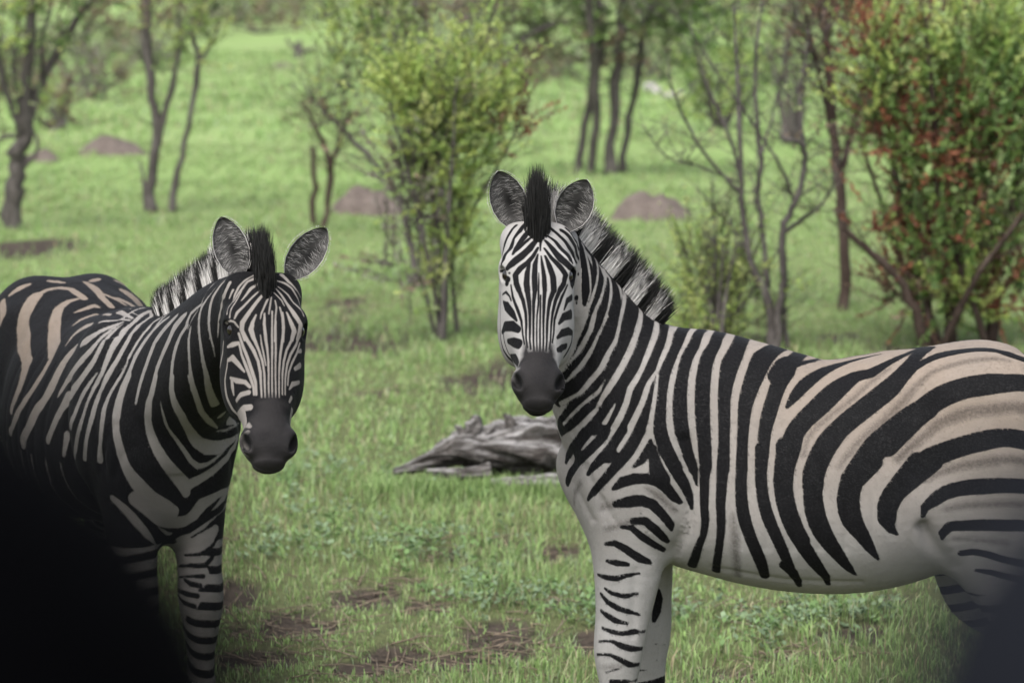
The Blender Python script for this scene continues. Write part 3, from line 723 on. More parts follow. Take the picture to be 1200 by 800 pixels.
K539 314 2777 5 -6 -5 -31 0 -5 -4 -43 0 -2 -9 -47 0 3 -6 -48 0 10 -4 -49 0 14 5 -43 0 34 4 -51 -1
K519 304 2749 4 -7 -3 -41 0 -5 -6 -53 0 3 -4 -48 0 8 -6 -46 0 16 1 -42 0 15 6 -31 0
K913 662 2913 14
K567 611 2898 17
M815 919 2614 15 -2 27 -34 17 -6 41 -39 9
M683 913 2613 15 2 27 -34 17 3 39 -39 9
M750 974 2574 31 0 47 -56 52 0 23 -31 21 0 19 -34 13 2 11 -35 0 3 6 -33 -9 8 4 -53 -26
W867 992 2497 10 8 2 -35 -4"""
STROKES2 = """w-1653 -421 2362 33 149 -33 -54 3 8 -21 -57 -20
w-1619 -375 2416 19 28 47 37 13 31 53 24 -14
w-1528 -157 2499 16 37 37 -4 10 41 37 -4 -14
w-1376 -283 2424 47 49 -56 -57 1 16 -22 -36 3 14 -17 -40 3 24 -12 -43 11 56 -16 -40 12 142 -33 -30 -9 88 -17 -34 -18 137 -25 -63 4 18 -17 -42 -2 11 -22 -43 -2 -7 -16 -46 -3 -22 -12 -48 -7 -37 -9 -55 -8 -28 -6 -44 -7
w-1381 -252 2440 21 -11 51 20 -1 26 65 12 0 79 50 -4 0 132 10 -20 4 81 13 -19 -3
w-1089 -107 2427 15 -2 -58 -15 11 32 -63 -34 10 103 -52 -56 4 151 -48 -61 4 172 -46 -58 10 31 -17 -24 -8
w-566 -401 2161 21 -6 -20 -41 3 -6 -30 -53 1 -16 -18 -34 -1 -20 -19 -36 -2 -21 -18 -36 -3 -27 -18 -37 2 -34 -16 -40 6 -38 -11 -34 1 -64 -13 -65 0 -46 -9 -55 1 -73 2 -52 0
w-1437 40 2493 14 150 17 -22 16 205 -11 -38 -7 146 16 -44 -2
w-129 -128 2451 21 164 -6 -4 -6 107 4 -6 -7
w-1135 79 2444 14 39 29 -15 1 44 36 -21 0 48 23 -19 -2
w-97 -69 2468 9
w170 -88 2453 4
w-948 148 2378 3
w33 -97 2461 4 138 3 -10 -1
w-926 -165 2366 7 -8 61 17 10 -22 65 14 5 31 27 -10 -16
w-701 -235 2318 12 -73 74 23 17 -32 47 11 -10 -19 49 8 -2
w-373 -146 2411 12 200 -20 19 -1
w-452 -351 2233 8 -13 44 52 14 20 26 28 4 42 26 27 1 87 19 24 -11
w45 -291 2417 12 42 43 9 2 2 44 2 -3
w-60 0 2475 11 72 -92 -13 0 71 -87 -30 0 73 33 0 -3
w-660 -563 1657 47 29 8 40 -4 56 8 59 -2 33 13 51 2 37 20 50 -2 54 15 49 -1 39 18 53 1 31 22 54 3 12 15 38 -1 9 16 38 -2 10 19 37 -3 21 19 37 1 26 21 36 -2 44 15 34 -1
w-23 -380 2291 22 101 11 35 7 55 27 33 -9 25 40 27 -4 2 39 15 -3 -12 46 12 -3 -8 32 9 -2
w-264 -458 1962 6 25 11 35 10 56 13 51 10 66 2 40 3 85 1 44 1 83 1 43 0 81 17 53 -4 46 26 46 -6 21 26 39 -3 0 35 35 -5 -3 36 26 -3 -19 44 24 -2 -26 35 15 -1
w-309 -507 1714 29 25 8 39 -2 33 13 54 1 30 14 51 1 50 14 56 3 69 11 57 8 154 -17 56 -2 61 10 44 -11 43 15 41 -5 35 18 40 -1 28 20 39 -1 18 18 35 -2 7 22 45 -2 2 21 40 -3 -16 38 37 -1 -21 40 31 -3 -43 69 35 -5
w294 -378 2169 4 -22 -19 -35 5 -30 -22 -45 6 -30 -16 -39 1 -28 -13 -42 1 -20 -15 -48 1 -14 -16 -52 2 -60 -5 -61 6
w-112 -448 1761 26 -11 -11 -63 -10 -10 -6 -49 -1
w80 0 2472 20 67 -72 -12 0 63 -68 -33 0 32 -65 -37 3 53 -44 -27 -1 13 -32 -37 0 7 -26 -40 -1 7 -23 -42 -1 5 -19 -41 -3 0 -17 -42 -3 -19 -17 -39 -1 -14 -18 -38 -1 -11 -18 -43 0 -17 -15 -45 1 -14 -10 -43 1 -13 -11 -45 1 -21 -11 -55 0 -40 -4 -61 2 -50 3 -68 5 -91 18 -62 -2
w80 0 2472 11 78 -23 -6 0 77 -24 -8 0 51 -51 -15 4 17 -48 -27 3 24 -36 -31 -1 31 -36 -35 -4 12 -31 -43 1 9 -32 -48 1 -1 -22 -34 0 -4 -23 -36 1 -5 -19 -34 1 -12 -21 -48 -1 -15 -17 -50 0 -7 -14 -41 0 -3 -15 -44 1 -5 -13 -43 1 -9 -10 -41 0 -15 -6 -41 0 -20 -4 -41 0 -23 -1 -47 0 -28 3 -49 1 -21 3 -34 -2
w420 35 2486 13 3 -69 -8 0 8 -62 -30 0 15 -34 -29 0 -4 -36 -41 -3 -4 -28 -39 0 -2 -26 -44 0 1 -19 -36 5 15 -23 -38 -1 -2 -19 -39 -3 -8 -21 -37 1 -8 -21 -35 0 -7 -19 -34 1 -5 -22 -45 2 4 -17 -38 2 6 -14 -62 1 -4 -7 -50 0 -13 -4 -59 1 -24 4 -50 -1 -21 5 -52 0 -10 2 -36 0
w636 46 2554 20 -18 -114 -39 0 -5 -84 -87 0 -40 -32 -56 3 -23 -20 -39 1 -22 -22 -49 -1 -8 -17 -40 -3 -6 -18 -44 -1 -9 -15 -43 0 -9 -20 -55 2 1 -18 -50 2 3 -15 -59 1 2 -10 -46 1
w730 -189 2358 23 -10 -11 -34 -2 -18 -14 -52 -3 -15 -11 -41 -1 -20 -10 -46 -1 -18 -8 -44 -2 -25 -9 -63 -3 -20 -4 -48 -3
w612 -152 2428 18 68 29 50 -4 95 11 37 -6
w430 -95 2448 11 44 40 35 -5
w730 -189 2359 21 7 8 21 0 30 12 33 1 40 15 38 0 88 21 59 -5 57 11 33 -6
w1103 -122 2564 12 -58 -10 -33 10 -71 -16 -53 4 -37 -18 -68 -5 -30 -11 -43 -2 -32 -9 -46 -3 -26 -9 -40 0 -23 -6 -39 0 -19 -5 -38 -1 -19 -4 -40 -1 -25 -3 -44 2 -27 -1 -47 1 -34 3 -61 2 -32 5 -51 1
w1161 -132 2515 11 -72 -15 -61 1 -43 -11 -59 3 -19 -5 -37 0 -18 -4 -41 -2 -17 -1 -42 0 -18 2 -45 0 -21 3 -44 0 -20 8 -44 1 -15 14 -41 2 -17 19 -40 2 -27 29 -47 2 -31 27 -38 2
w1296 87 2777 7 -10 -117 -43 0 0 -66 -102 0 -54 -10 -26 1 -58 -12 -32 3 -29 -14 -55 2
w1261 -107 2597 3 -45 -13 -41 1 -27 -9 -38 -1 -24 -6 -33 0
w1205 -129 2504 7 -19 -6 -69 4 -4 1 -40 0 -8 4 -42 -1 -13 6 -41 0 -16 8 -38 0 -31 16 -56 5 -56 29 -76 1
w1461 93 2807 4 -50 -92 -32 0 -43 -66 -75 0 -28 -17 -34 4 -37 -16 -44 3 -10 -13 -59 1 7 -3 -65 -1 2 2 -36 0 -3 5 -38 0 -9 8 -38 1 -14 10 -39 0 -39 27 -72 2 -57 33 -68 0 -70 34 -63 0
w1461 93 2807 15 -14 -70 -15 0 -10 -57 -43 0 -5 -20 -27 0 -17 -19 -39 0 -4 -11 -36 -1 -2 -7 -36 0 -3 -3 -66 -2 -1 7 -58 -2 -8 17 -61 -3 -36 22 -63 -4
w1691 -73 2782 11 1 -15 -27 0 -13 -12 -38 4 -79 15 -43 1 -31 2 -40 -1 -39 6 -40 -2 -24 3 -39 -5 -23 4 -44 -3 -20 5 -34 -1
w525 -265 2172 16 -12 -15 -43 -1 -7 -19 -52 0 -4 -16 -45 1 -1 -13 -39 2 1 -11 -47 3 -4 -2 -41 1 8 -1 -43 0 6 5 -41 1 2 11 -45 0 -3 10 -37 2 0 12 -41 2 5 14 -38 2 1 20 -35 4 1 23 -33 4 -1 23 -31 3 -5 35 -45 4 -7 36 -39 3 -7 43 -31 2 -8 39 -25 0 -12 43 -34 -2
w818 -204 2204 16 -19 -3 -40 0 -29 -3 -49 0 -59 -7 -73 4 -24 2 -40 1 -23 6 -42 2 -23 11 -45 1 -18 15 -47 2 -9 19 -50 1 -3 22 -49 2 -3 24 -42 1 -7 27 -39 1 -12 32 -38 3 -20 35 -38 2 -29 58 -66 5 -21 16 -52 -17 -9 4 -23 -19
w538 54 1545 35 6 58 25 -6 2 39 20 -2 -1 41 23 -1 -4 37 24 -2 -8 37 27 -2 -22 40 31 -1 -14 33 36 -3 -12 23 40 -5 -50 29 25 -3
w809 -179 2062 3 -33 23 -71 4 -27 18 -42 1 -32 23 -44 0 -28 31 -39 1 -23 33 -38 1 -18 30 -38 1 -15 28 -37 1 -26 47 -64 2 -20 45 -35 4 -12 54 5 -4 -13 64 32 -6 -21 57 41 -4
w978 -163 2222 16 -19 2 -34 1 -26 6 -46 1 -23 16 -51 3 -27 22 -51 2 -24 26 -39 0 -30 29 -37 0 -43 32 -40 1 -54 37 -43 2 -54 39 -46 5 -30 35 -37 5 -39 72 -39 8 -38 71 -10 -3 -41 74 18 -16 -41 65 29 -16
w1113 -106 2226 18 -27 22 -51 -1 -30 21 -40 0 -42 25 -45 -1 -97 54 -81 1 -125 89 -79 1 -140 89 -58 -12
w1213 -48 2244 15 -35 16 -36 2 -54 26 -51 3 -67 36 -53 3 -79 44 -53 3
w802 170 1965 29
w564 288 1893 25 -57 59 -21 -16
w630 196 1850 4 -64 71 -8 3 -56 79 16 0 -49 37 0 -3
w471 113 1375 30 21 34 59 -4 -9 73 23 -2 -20 53 15 0 -81 71 8 -1
w488 -226 1480 47 2 33 -27 0 -4 45 -37 0 -10 42 -36 2 -15 43 -32 0 -11 44 -19 -4 -6 40 -9 -4 5 59 6 0 22 43 49 -10 13 46 47 -2 -5 62 33 -3
w369 44 1208 13 31 31 24 4 27 41 29 5 14 32 24 0 6 32 23 0 -3 61 44 -3 -63 82 32 -6
w395 -335 1473 21 25 22 -22 1 23 31 -32 2 12 30 -37 1 5 32 -41 0 0 36 -43 -3 -8 34 -41 -4 -30 48 -57 -13
w445 -88 1299 4 -39 61 -45 8 -15 64 -17 -4
w313 68 1134 53 76 29 34 7 32 42 22 -3 11 44 18 -8 1 37 29 -12 -4 25 24 -10
w244 79 940 111 73 -2 41 -2 69 25 21 -14 25 25 2 -14
w246 82 812 109 100 -6 45 -18 40 17 18 -15
k353 -52 1174 25 2 29 25 7 29 32 34 -11 21 38 21 3 20 40 19 3 16 35 23 0 10 37 24 -2 2 39 21 -1 -6 43 21 -1 -26 51 26 5
k414 110 1225 6 16 31 19 0 9 41 24 1 -4 62 43 1 -17 40 31 -1 -54 45 19 -1
k360 85 1115 7 40 29 6 2 24 41 5 2 6 59 31 2 -11 42 43 -4
k246 79 1032 8 85 4 17 3 66 30 12 3 23 35 -1 2 9 35 2 0 -3 44 39 -3
k248 81 963 6 59 -7 17 1 73 23 16 1 36 39 4 3 13 35 -1 3
k357 84 973 10 43 26 -18 6 28 41 -8 0
k243 77 899 12 89 -4 2 2 54 21 -6 2 39 42 -6 0
k261 73 873 8 100 8 -31 6 51 39 -13 2
k368 97 754 16
W1729 195 2817 10 43 22 -32 -2 16 31 -36 -4 -7 30 -46 -1
W1765 154 2791 3 17 40 -13 4 15 32 -27 -2 9 15 -29 0 1 18 -33 -1 8 14 -56 -1
W1802 150 2764 2 31 44 -43 3 41 31 -50 3 57 16 -48 -5
W1807 130 2761 2 39 23 -37 3 42 21 -49 3 52 18 -48 3 21 21 -43 -1 9 -14 -42 -4 7 -13 -33 -1
W1836 115 2738 2 35 29 -38 1 20 6 -24 -1
W1920 153 2644 3 35 10 -49 6 17 12 -43 3 17 -20 -41 -3
W1901 123 2669 3 37 1 -48 2 35 -9 -57 1 29 -13 -57 0
W1873 108 2702 2 28 -3 -32 1 30 -16 -40 0 36 -16 -56 1 20 -8 -36 0 14 -6 -29 0
W1856 94 2719 2 42 -24 -48 1 22 -13 -30 -1
W1831 103 2742 2 43 -43 -46 2 39 -42 -56 -1 14 -9 -22 -2
W1914 36 2644 3 34 -14 -52 3 29 -4 -49 0 16 -2 -33 -1
W1907 -7 2637 3 17 -25 -37 5 15 -14 -32 4 27 4 -41 -3 11 5 -16 -2
W1811 92 2758 2 41 -61 -46 5 18 -35 -31 1 15 -32 -32 1 21 -44 -48 2 11 -9 -33 -2 29 8 -50 -2
W1798 78 2766 2 29 -66 -38 2 16 -51 -40 1 29 -56 -38 1 13 -19 -28 -3
W1773 114 2784 4 -3 -54 -2 3 15 -51 -23 1 18 -34 -32 -3 9 -27 -24 -3
W1703 102 2827 18 28 -47 -22 -9 11 -50 -15 -4 20 -34 -31 0 6 -30 -33 -1 12 -28 -33 -1
W1706 59 2820 3 24 -59 -22 1 15 -42 -32 1 11 -27 -41 0 31 -38 -48 -1 51 -32 -37 -1
W1769 -37 2747 3 20 -34 -45 0 48 -44 -37 0 29 -19 -40 0
W1732 -70 2749 6 0 -19 -39 -2
W1822 -136 2595 6 43 -3 9 -2 21 16 5 -1
W1820 -133 2589 3 56 0 21 1 16 16 -6 -1 15 15 -25 0
W1908 -82 2596 9 12 -4 -34 -1 29 12 -40 0 42 22 -53 0 34 13 -53 -2 28 1 -53 0 29 -7 -59 -2 29 -7 -59 -1
W1932 -34 2589 7 11 -12 -27 2 26 6 -39 -1 33 13 -54 -3 31 8 -53 0 15 0 -30 -1 19 -2 -36 0 17 -5 -36 0 20 -6 -41 -1 14 -4 -28 0
W1930 30 2621 5 32 -12 -53 0 29 -3 -53 1 16 0 -32 -1 17 -2 -35 -1 16 -3 -33 0 16 -5 -33 0 16 -5 -32 -1 16 -7 -34 0 19 -6 -40 0 17 -5 -32 -1
W1971 -7 2542 1 24 -2 -46 2 24 2 -47 0 28 1 -53 -1
W1914 77 2653 3 22 -8 -31 0 26 -10 -41 0 23 -9 -43 1 21 -7 -44 0 19 -7 -40 0 19 -8 -39 -1 20 -7 -43 0 21 -8 -43 0 23 -8 -48 0 19 -6 -37 -1
W1948 83 2606 4 18 -7 -29 0 20 -7 -37 0 28 -10 -60 0 16 -6 -32 0 16 -7 -34 -1 16 -6 -34 0 18 -7 -39 0 16 -5 -34 0 18 -6 -38 0 13 -5 -26 -1
W1920 130 2644 4 21 -4 -29 1 24 -6 -37 1 19 -9 -33 0 16 -11 -33 0 15 -11 -33 -1 15 -11 -33 0 16 -9 -33 -1 15 -8 -33 0 15 -7 -33 -1 15 -6 -33 0 19 -7 -41 0 15 -5 -32 -1
W1951 163 2603 4 20 8 -48 4 20 -19 -47 -2 27 -36 -44 -1 25 -25 -53 0 27 -17 -59 -1 16 -6 -34 -1 16 -7 -38 0 12 -4 -27 0
W1962 219 2573 6 5 -10 -42 0 20 -30 -46 0 32 -42 -43 0 25 -28 -46 -1 28 -20 -59 -1 20 -9 -47 -1 16 -6 -39 0
W1971 204 2489 4 27 -25 -45 1 33 -39 -44 0 26 -28 -45 -1 26 -15 -59 0
W1915 -103 2548 5 31 8 -54 1 22 6 -32 1 23 7 -34 0 37 8 -59 1 33 7 -53 -1 29 -6 -59 -2
W1934 -106 2494 5 26 1 -47 0 41 11 -59 2 36 10 -53 0 30 5 -45 -1 15 -3 -33 -1
W1866 -146 2477 6 33 15 14 7 27 20 9 -4
W1879 -151 2408 7 37 13 18 8 43 15 -27 -4 42 18 -35 -7
W1923 -153 2325 6 49 17 -9 7 49 27 -2 -3 30 16 -22 -3
W1937 -150 2313 10 9 0 -35 2 8 3 -34 -6
W1973 -139 2214 8 40 10 36 3 43 28 15 0
W1957 -126 2143 9 92 1 43 7 43 20 9 -2
W396 410 1829 12
W2121 -132 2109 17 33 1 -4 -6
W2139 -168 2054 10 32 10 17 6 6 6 13 -3
W1439 -64 2452 5 -32 9 -43 1 -50 14 -57 0 -51 15 -52 0 -59 17 -54 0 -68 23 -56 0 -77 28 -57 0 -93 36 -61 -1 -81 32 -49 -1
W1812 -150 2498 4 -12 -1 -54 4 -22 0 -40 1 -22 0 -44 -3
W1258 9 2247 6 -75 23 -57 0 -86 30 -60 0 -94 38 -59 1
W735 222 1963 11
W511 341 1897 10 -46 40 -21 -6
W1878 -150 2418 3 1 -6 -43 2 -8 -4 -33 1 -7 -2 -38 1 6 0 -44 3 8 5 -42 2 32 20 -59 1 33 14 -24 -5
W1975 207 2450 11 22 -28 -2 -7
W1997 195 2379 14 33 -38 -11 -5
W2021 180 2296 9 42 -50 -1 3 22 -26 -22 -9
W2087 114 2229 10 16 -15 -16 -3
W2147 -160 2020 9 36 -8 -46 -2
M2151 -15 2197 64 24 -9 -44 14 18 -8 -30 7 19 -10 -32 8 14 -12 -32 12 9 -11 -32 9 4 -6 -36 -7 1 -5 -32 -12 -10 -10 -44 -32
M2121 -68 2214 13 14 22 -4 4 5 35 7 0 -3 55 -8 0 -12 32 -9 -8"""
# ------------------------------------------------------------------ ears, eyes, mane, tail of a zebra
def ear_mesh(base, tip, face, width, seed):
    """leaf shaped cup, open towards 'face'; everything in zebra space"""
    rg = np.random.default_rng(seed)
    base, tip = np.array(base, float), np.array(tip, float)
    E = tip - base; Ln = np.linalg.norm(E); E = E / Ln
    N = np.array(face, float); N = nrm(N - E * (N @ E)); L = np.cross(E, N)
    nt, na = 30, 22
    tt = np.linspace(0, 1, nt)
    wid = np.interp(tt, [0, .08, .2, .38, .55, .72, .85, .94, .985, 1], [.40, .62, .86, 1.0, .99, .84, .60, .36, .16, .02]) * width / 2
    dep = np.interp(tt, [0, .15, .4, .7, 1], [.032, .036, .030, .018, .004])
    V, tone, F = [], [], []
    def surf(off, inner):
        b0 = sum(len(v) for v in V)
        P = np.zeros((nt, na, 3)); C = np.zeros((nt, na))
        for i, t in enumerate(tt):
            x = np.linspace(-1, 1, na)
            w = max(wid[i] - off * .5, .0006)
            d = -dep[i] * (1 - np.abs(x) ** 2.2) - (off if not inner else 0) * np.sqrt(np.clip(1 - x**2, 0, 1))
            curl = .006 * np.abs(x) ** 3
            xx = w * x * (1 - .06 * np.abs(x) ** 6)
            P[i] = base + E * (Ln * t) + np.outer(xx, L) + np.outer(d + curl, N)
            if inner:
                rim = np.maximum(np.abs(x), np.clip((t - .55) / .45, 0, 1) ** 2.2 )
                C[i] = np.where(rim > .93, .40, np.where(rim > .82, .022, .070 - .060 * np.exp(-((x - .12) / .34) ** 2 - ((t - .45) / .24) ** 2)))
            else:
                C[i] = .4 if t < .45 else .03
                if t > .88: C[i] = .4
        V.append(P.reshape(-1, 3)); tone.append(C.ravel())
        for i in range(nt - 1):
            for j in range(na - 1):
                q = [b0 + i * na + j, b0 + i * na + j + 1, b0 + (i + 1) * na + j + 1, b0 + (i + 1) * na + j]
                F.append(q if inner else q[::-1])
        return b0
    a = surf(.006, True); b = surf(.006, False)
    for i in range(nt - 1):
        F.append([a + i * na, a + (i + 1) * na, b + (i + 1) * na, b + i * na])
        F.append([a + (i + 1) * na + na - 1, a + i * na + na - 1, b + i * na + na - 1, b + (i + 1) * na + na - 1])
    # hair inside and along the rim
    n0 = sum(len(v) for v in V); HV, HT = [], []
    for k in range(700):
        kind = rg.random()
        if kind < .72:                                   # inner hair rooted near the edges, pointing inwards
            t = rg.uniform(.05, .86); sd = rg.choice([-1, 1]); x0 = sd * rg.uniform(.35, .95)
            i = t * (nt - 1); w = np.interp(i, range(nt), wid); dp = np.interp(t, tt, dep)
            r = base + E * (Ln * t) + L * (w * x0) - N * (dp * (1 - abs(x0) ** 2.2)) + N * .0015
            d = nrm(-L * sd * rg.uniform(.3, 1.0) * (w / .04) + E * rg.uniform(-.1, .7) + N * rg.uniform(.15, .5))
            ln, hw = rg.uniform(.010, .028), .0005
            c = rg.choice([.30, .19, .09, .025], p=[.24, .28, .26, .22])
        else:                                            # short rim fuzz
            t = rg.uniform(.05, .995); sd = rg.choice([-1, 1])
            w = np.interp(t, tt, wid)
            r = base + E * (Ln * t) + L * (w * sd * .97) + N * .004
            d = nrm(L * sd * .8 + E * .7 + N * rg.uniform(-.2, .6)); ln, hw = rg.uniform(.002, .0055), .0004; c = rg.uniform(.3, .45)
        sd_ = nrm(np.cross(d, N) + rg.normal(0, .2, 3)) * hw
        m = r + d * ln * .5 - N * ln * .08
        e = r + d * ln - N * ln * .22
        HV += [r - sd_, r + sd_, m + sd_ * .8, m - sd_ * .8, e]; HT += [c] * 5
        q = n0 + 5 * k; F.append([q, q + 1, q + 2, q + 3]); F.append([q + 3, q + 2, q + 4])
    V.append(np.array(HV)); tone.append(np.array(HT))
    return np.concatenate(V), F, np.concatenate(tone)

def hair_mesh(R, D, Ln, W, tone_root, tone_tip, bend, rg, segs=5, tipat=.86):
    """flat tapering hairs; R roots, D unit directions"""
    n = len(R)
    sd = nrm(np.cross(D, rg.normal(0, 1, (n, 3)))) * W[:, None]
    V = np.zeros((n, 2 * segs + 1, 3)); T = np.zeros((n, 2 * segs + 1))
    for i in range(segs + 1):
        u = i / segs
        c = R + D * (Ln * u)[:, None] + bend * (Ln * u * u)[:, None]
        tn = np.where(u < tipat, tone_root, tone_tip) if np.ndim(tone_tip) == 0 or True else 0
        if i < segs:
            w = (1 - u * .65)
            V[:, 2 * i] = c - sd * w; V[:, 2 * i + 1] = c + sd * w; T[:, 2 * i] = T[:, 2 * i + 1] = tn
        else: V[:, 2 * segs] = c; T[:, 2 * segs] = tn
    k = 2 * segs + 1; b = np.arange(n)[:, None] * k
    quads = np.concatenate([b + np.array([[2 * i, 2 * i + 1, 2 * i + 3, 2 * i + 2]]) for i in range(segs - 1)])
    tris = b + np.array([[2 * segs - 2, 2 * segs - 1, 2 * segs]])
    return V.reshape(-1, 3), quads.tolist() + tris.tolist(), T.ravel()

def mane_mesh(z, stations, bands, n, seed, white=.60, tipat=.8):
    """upright hair along the crest. stations: (point, direction, length, spread, splay); bands: (t end, 0 white / 1 black)"""
    rg = np.random.default_rng(seed)
    P = np.array([s[0] for s in stations], float); D0 = nrm(np.array([s[1] for s in stations], float))
    L0 = np.array([s[2] for s in stations], float); W0 = np.array([s[3] for s in stations], float); S0 = np.array([s[4] for s in stations], float)
    c = np.r_[0, np.cumsum(np.linalg.norm(np.diff(P, axis=0), axis=1))]; c /= c[-1]
    t = rg.uniform(0, 1, n)
    def ip(A): return np.stack([np.interp(t, c, A[:, i]) for i in range(A.shape[1])], 1)
    X, D = ip(P), nrm(ip(D0)); T = nrm(ip(nrm(np.gradient(P, axis=0))))
    side = nrm(np.cross(T, D))
    ln, sp = np.interp(t, c, L0), np.interp(t, c, W0)
    lat = np.clip(rg.normal(0, .5, n), -1, 1)
    X = X + side * (lat * sp)[:, None]
    for _ in range(3):                                    # sit the roots on the skin
        f = field(z['_prims'], X); X = X - D * np.clip(f, -.03, .03)[:, None]
    X = X - D * .008
    clump = np.sin(t * 190 + rg.normal(0, .5, n)) * .07
    D = nrm(D + side * (lat * np.interp(t, c, S0))[:, None] + T * (clump + rg.normal(0, .055, n))[:, None] + side * rg.normal(0, .05, n)[:, None])
    edges = np.array([e for e, _ in bands]); cols = np.array([q for _, q in bands])
    tt = np.clip(t + rg.normal(0, .005, n), 0, .9999)
    bl = cols[np.searchsorted(edges, tt, side='right').clip(0, len(cols) - 1)]
    root = np.where(bl > .5, .011, white) * rg.uniform(.75, 1.2, n)
    tip = np.where(rg.random(n) < .8, .016, root)
    ln = ln * rg.uniform(.72, 1.05, n) * (1 - .45 * lat ** 2)
    return hair_mesh(X, D, ln, np.full(n, .0010), root, tip, T * rg.normal(.0, .06, n)[:, None], rg, 5, tipat)
# ------------------------------------------------------------------ coat
def decode(text):
    out = []
    for line in text.strip().splitlines():
        a = np.cumsum(np.array(line[1:].split(), int).reshape(-1, 4), 0) / 2000.0
        out.append((line[0], a))
    return out

def stroke_dist(V, a):
    """r - distance to a chain of capsules with changing radius; None outside reach"""
    m = a[:, 3].max() + .012
    lo, hi = a[:, :3].min(0) - m, a[:, :3].max(0) + m
    sel = np.flatnonzero(np.all((V > lo) & (V < hi), axis=1))
    if len(sel) == 0: return sel, None
    X = V[sel].astype(np.float32); best = np.full(len(X), -1.0, np.float32)
    if len(a) == 1:
        return sel, a[0, 3] - np.linalg.norm(X - a[0, :3], axis=1)
    for p, q in zip(a[:-1], a[1:]):
        d = q[:3] - p[:3]; L2 = float(d @ d) + 1e-12
        w = (X - p[:3]); t = np.clip(w @ d / L2, 0, 1)
        dist = np.sqrt(((w - t[:, None] * d) ** 2).sum(1))
        best = np.maximum(best, p[3] + (q[3] - p[3]) * t - dist)
    return sel, best

def coat_fields(z, V, strokes, base):
    dark = base.astype(np.float32); shadow = np.full(len(V), -.02, np.float32); H = z['H']; hv = V - H['o']; hs_, hb_ = hv @ H['A'], hv @ H['N']
    face = (hs_ > .06) & (hb_ > -.10) & (np.abs(hv @ H['L']) < .125)
    sd = np.clip((.05 - hb_) / .07, 0, 1)
    muz = np.where((np.abs(hv @ H['L']) < .16) & (hb_ > -.16), hs_ - (.408 + .066 * sd) * z['hs'], -.02).clip(-.02, .02).astype(np.float32)
    for kind, a in strokes:
        on_head = kind.isupper(); kind = kind.lower()
        todo = [a]
        if not on_head and z['mirror'](a):
            b = a.copy(); b[:, 1] *= -1; todo.append(b)
        for q in todo:
            sel, f = stroke_dist(V, q)
            if f is None: continue
            if not on_head:
                ok = ~face[sel]; sel, f = sel[ok], f[ok]
            if on_head and kind == 'k' and q[:, 3].max() < .0016: f = f + .0008
            if not on_head and kind == 'k' and z is Z1 and q[:, 3].max() > .011: f = f + .0022
            elif not on_head and kind == 'k' and z is Z1 and q[:, 3].max() > .004: f = f + .0024
            if on_head: f = np.where((hb_[sel] > -.125) & (np.abs(hv[sel] @ H['L']) < .118), f, -1)
            if on_head and kind in 'kw': f = f + .0005
            if kind == 'k': dark[sel] = np.maximum(dark[sel], f)
            elif kind == 'w':
                dark[sel] = np.minimum(dark[sel], -f); muz[sel] = np.minimum(muz[sel], -f)
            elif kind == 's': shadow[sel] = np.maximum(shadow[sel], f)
            elif kind == 'm': muz[sel] = np.maximum(muz[sel], f)
    nost = np.zeros(len(V), np.float32)
    for sg in (-1, 1):
        d = np.linalg.norm((V - hp(H, .492 * z['hs'], sg * .061 * z['hs'] * z.get('hw', 1), .036 * z['hs'])) / np.array([.022]), axis=1); nost = np.maximum(nost, np.clip(2.0 - 1.5 * d, 0, 1))
    lip = np.array([hp(H, s_ * z['hs'], l_ * z.get('hw', 1), b_) for s_, l_, b_ in [(.465, -.070, -.036), (.510, -.060, -.032), (.546, -.035, -.027), (.557, 0, -.024), (.546, .035, -.027), (.510, .060, -.032), (.465, .070, -.036)]])
    for p_, q_ in zip(lip[:-1], lip[1:]):
        t_ = np.clip(((V - p_) @ (q_ - p_)) / ((q_ - p_) @ (q_ - p_)), 0, 1)[:, None]; nost = np.maximum(nost, np.clip(1.3 - np.linalg.norm(V - p_ - t_ * (q_ - p_), axis=1) / .010, 0, .9))
    z['_nost'] = nost
    return np.clip(dark, -.02, .02), np.clip(shadow, -.02, .02), np.clip(muz, -.02, .02)

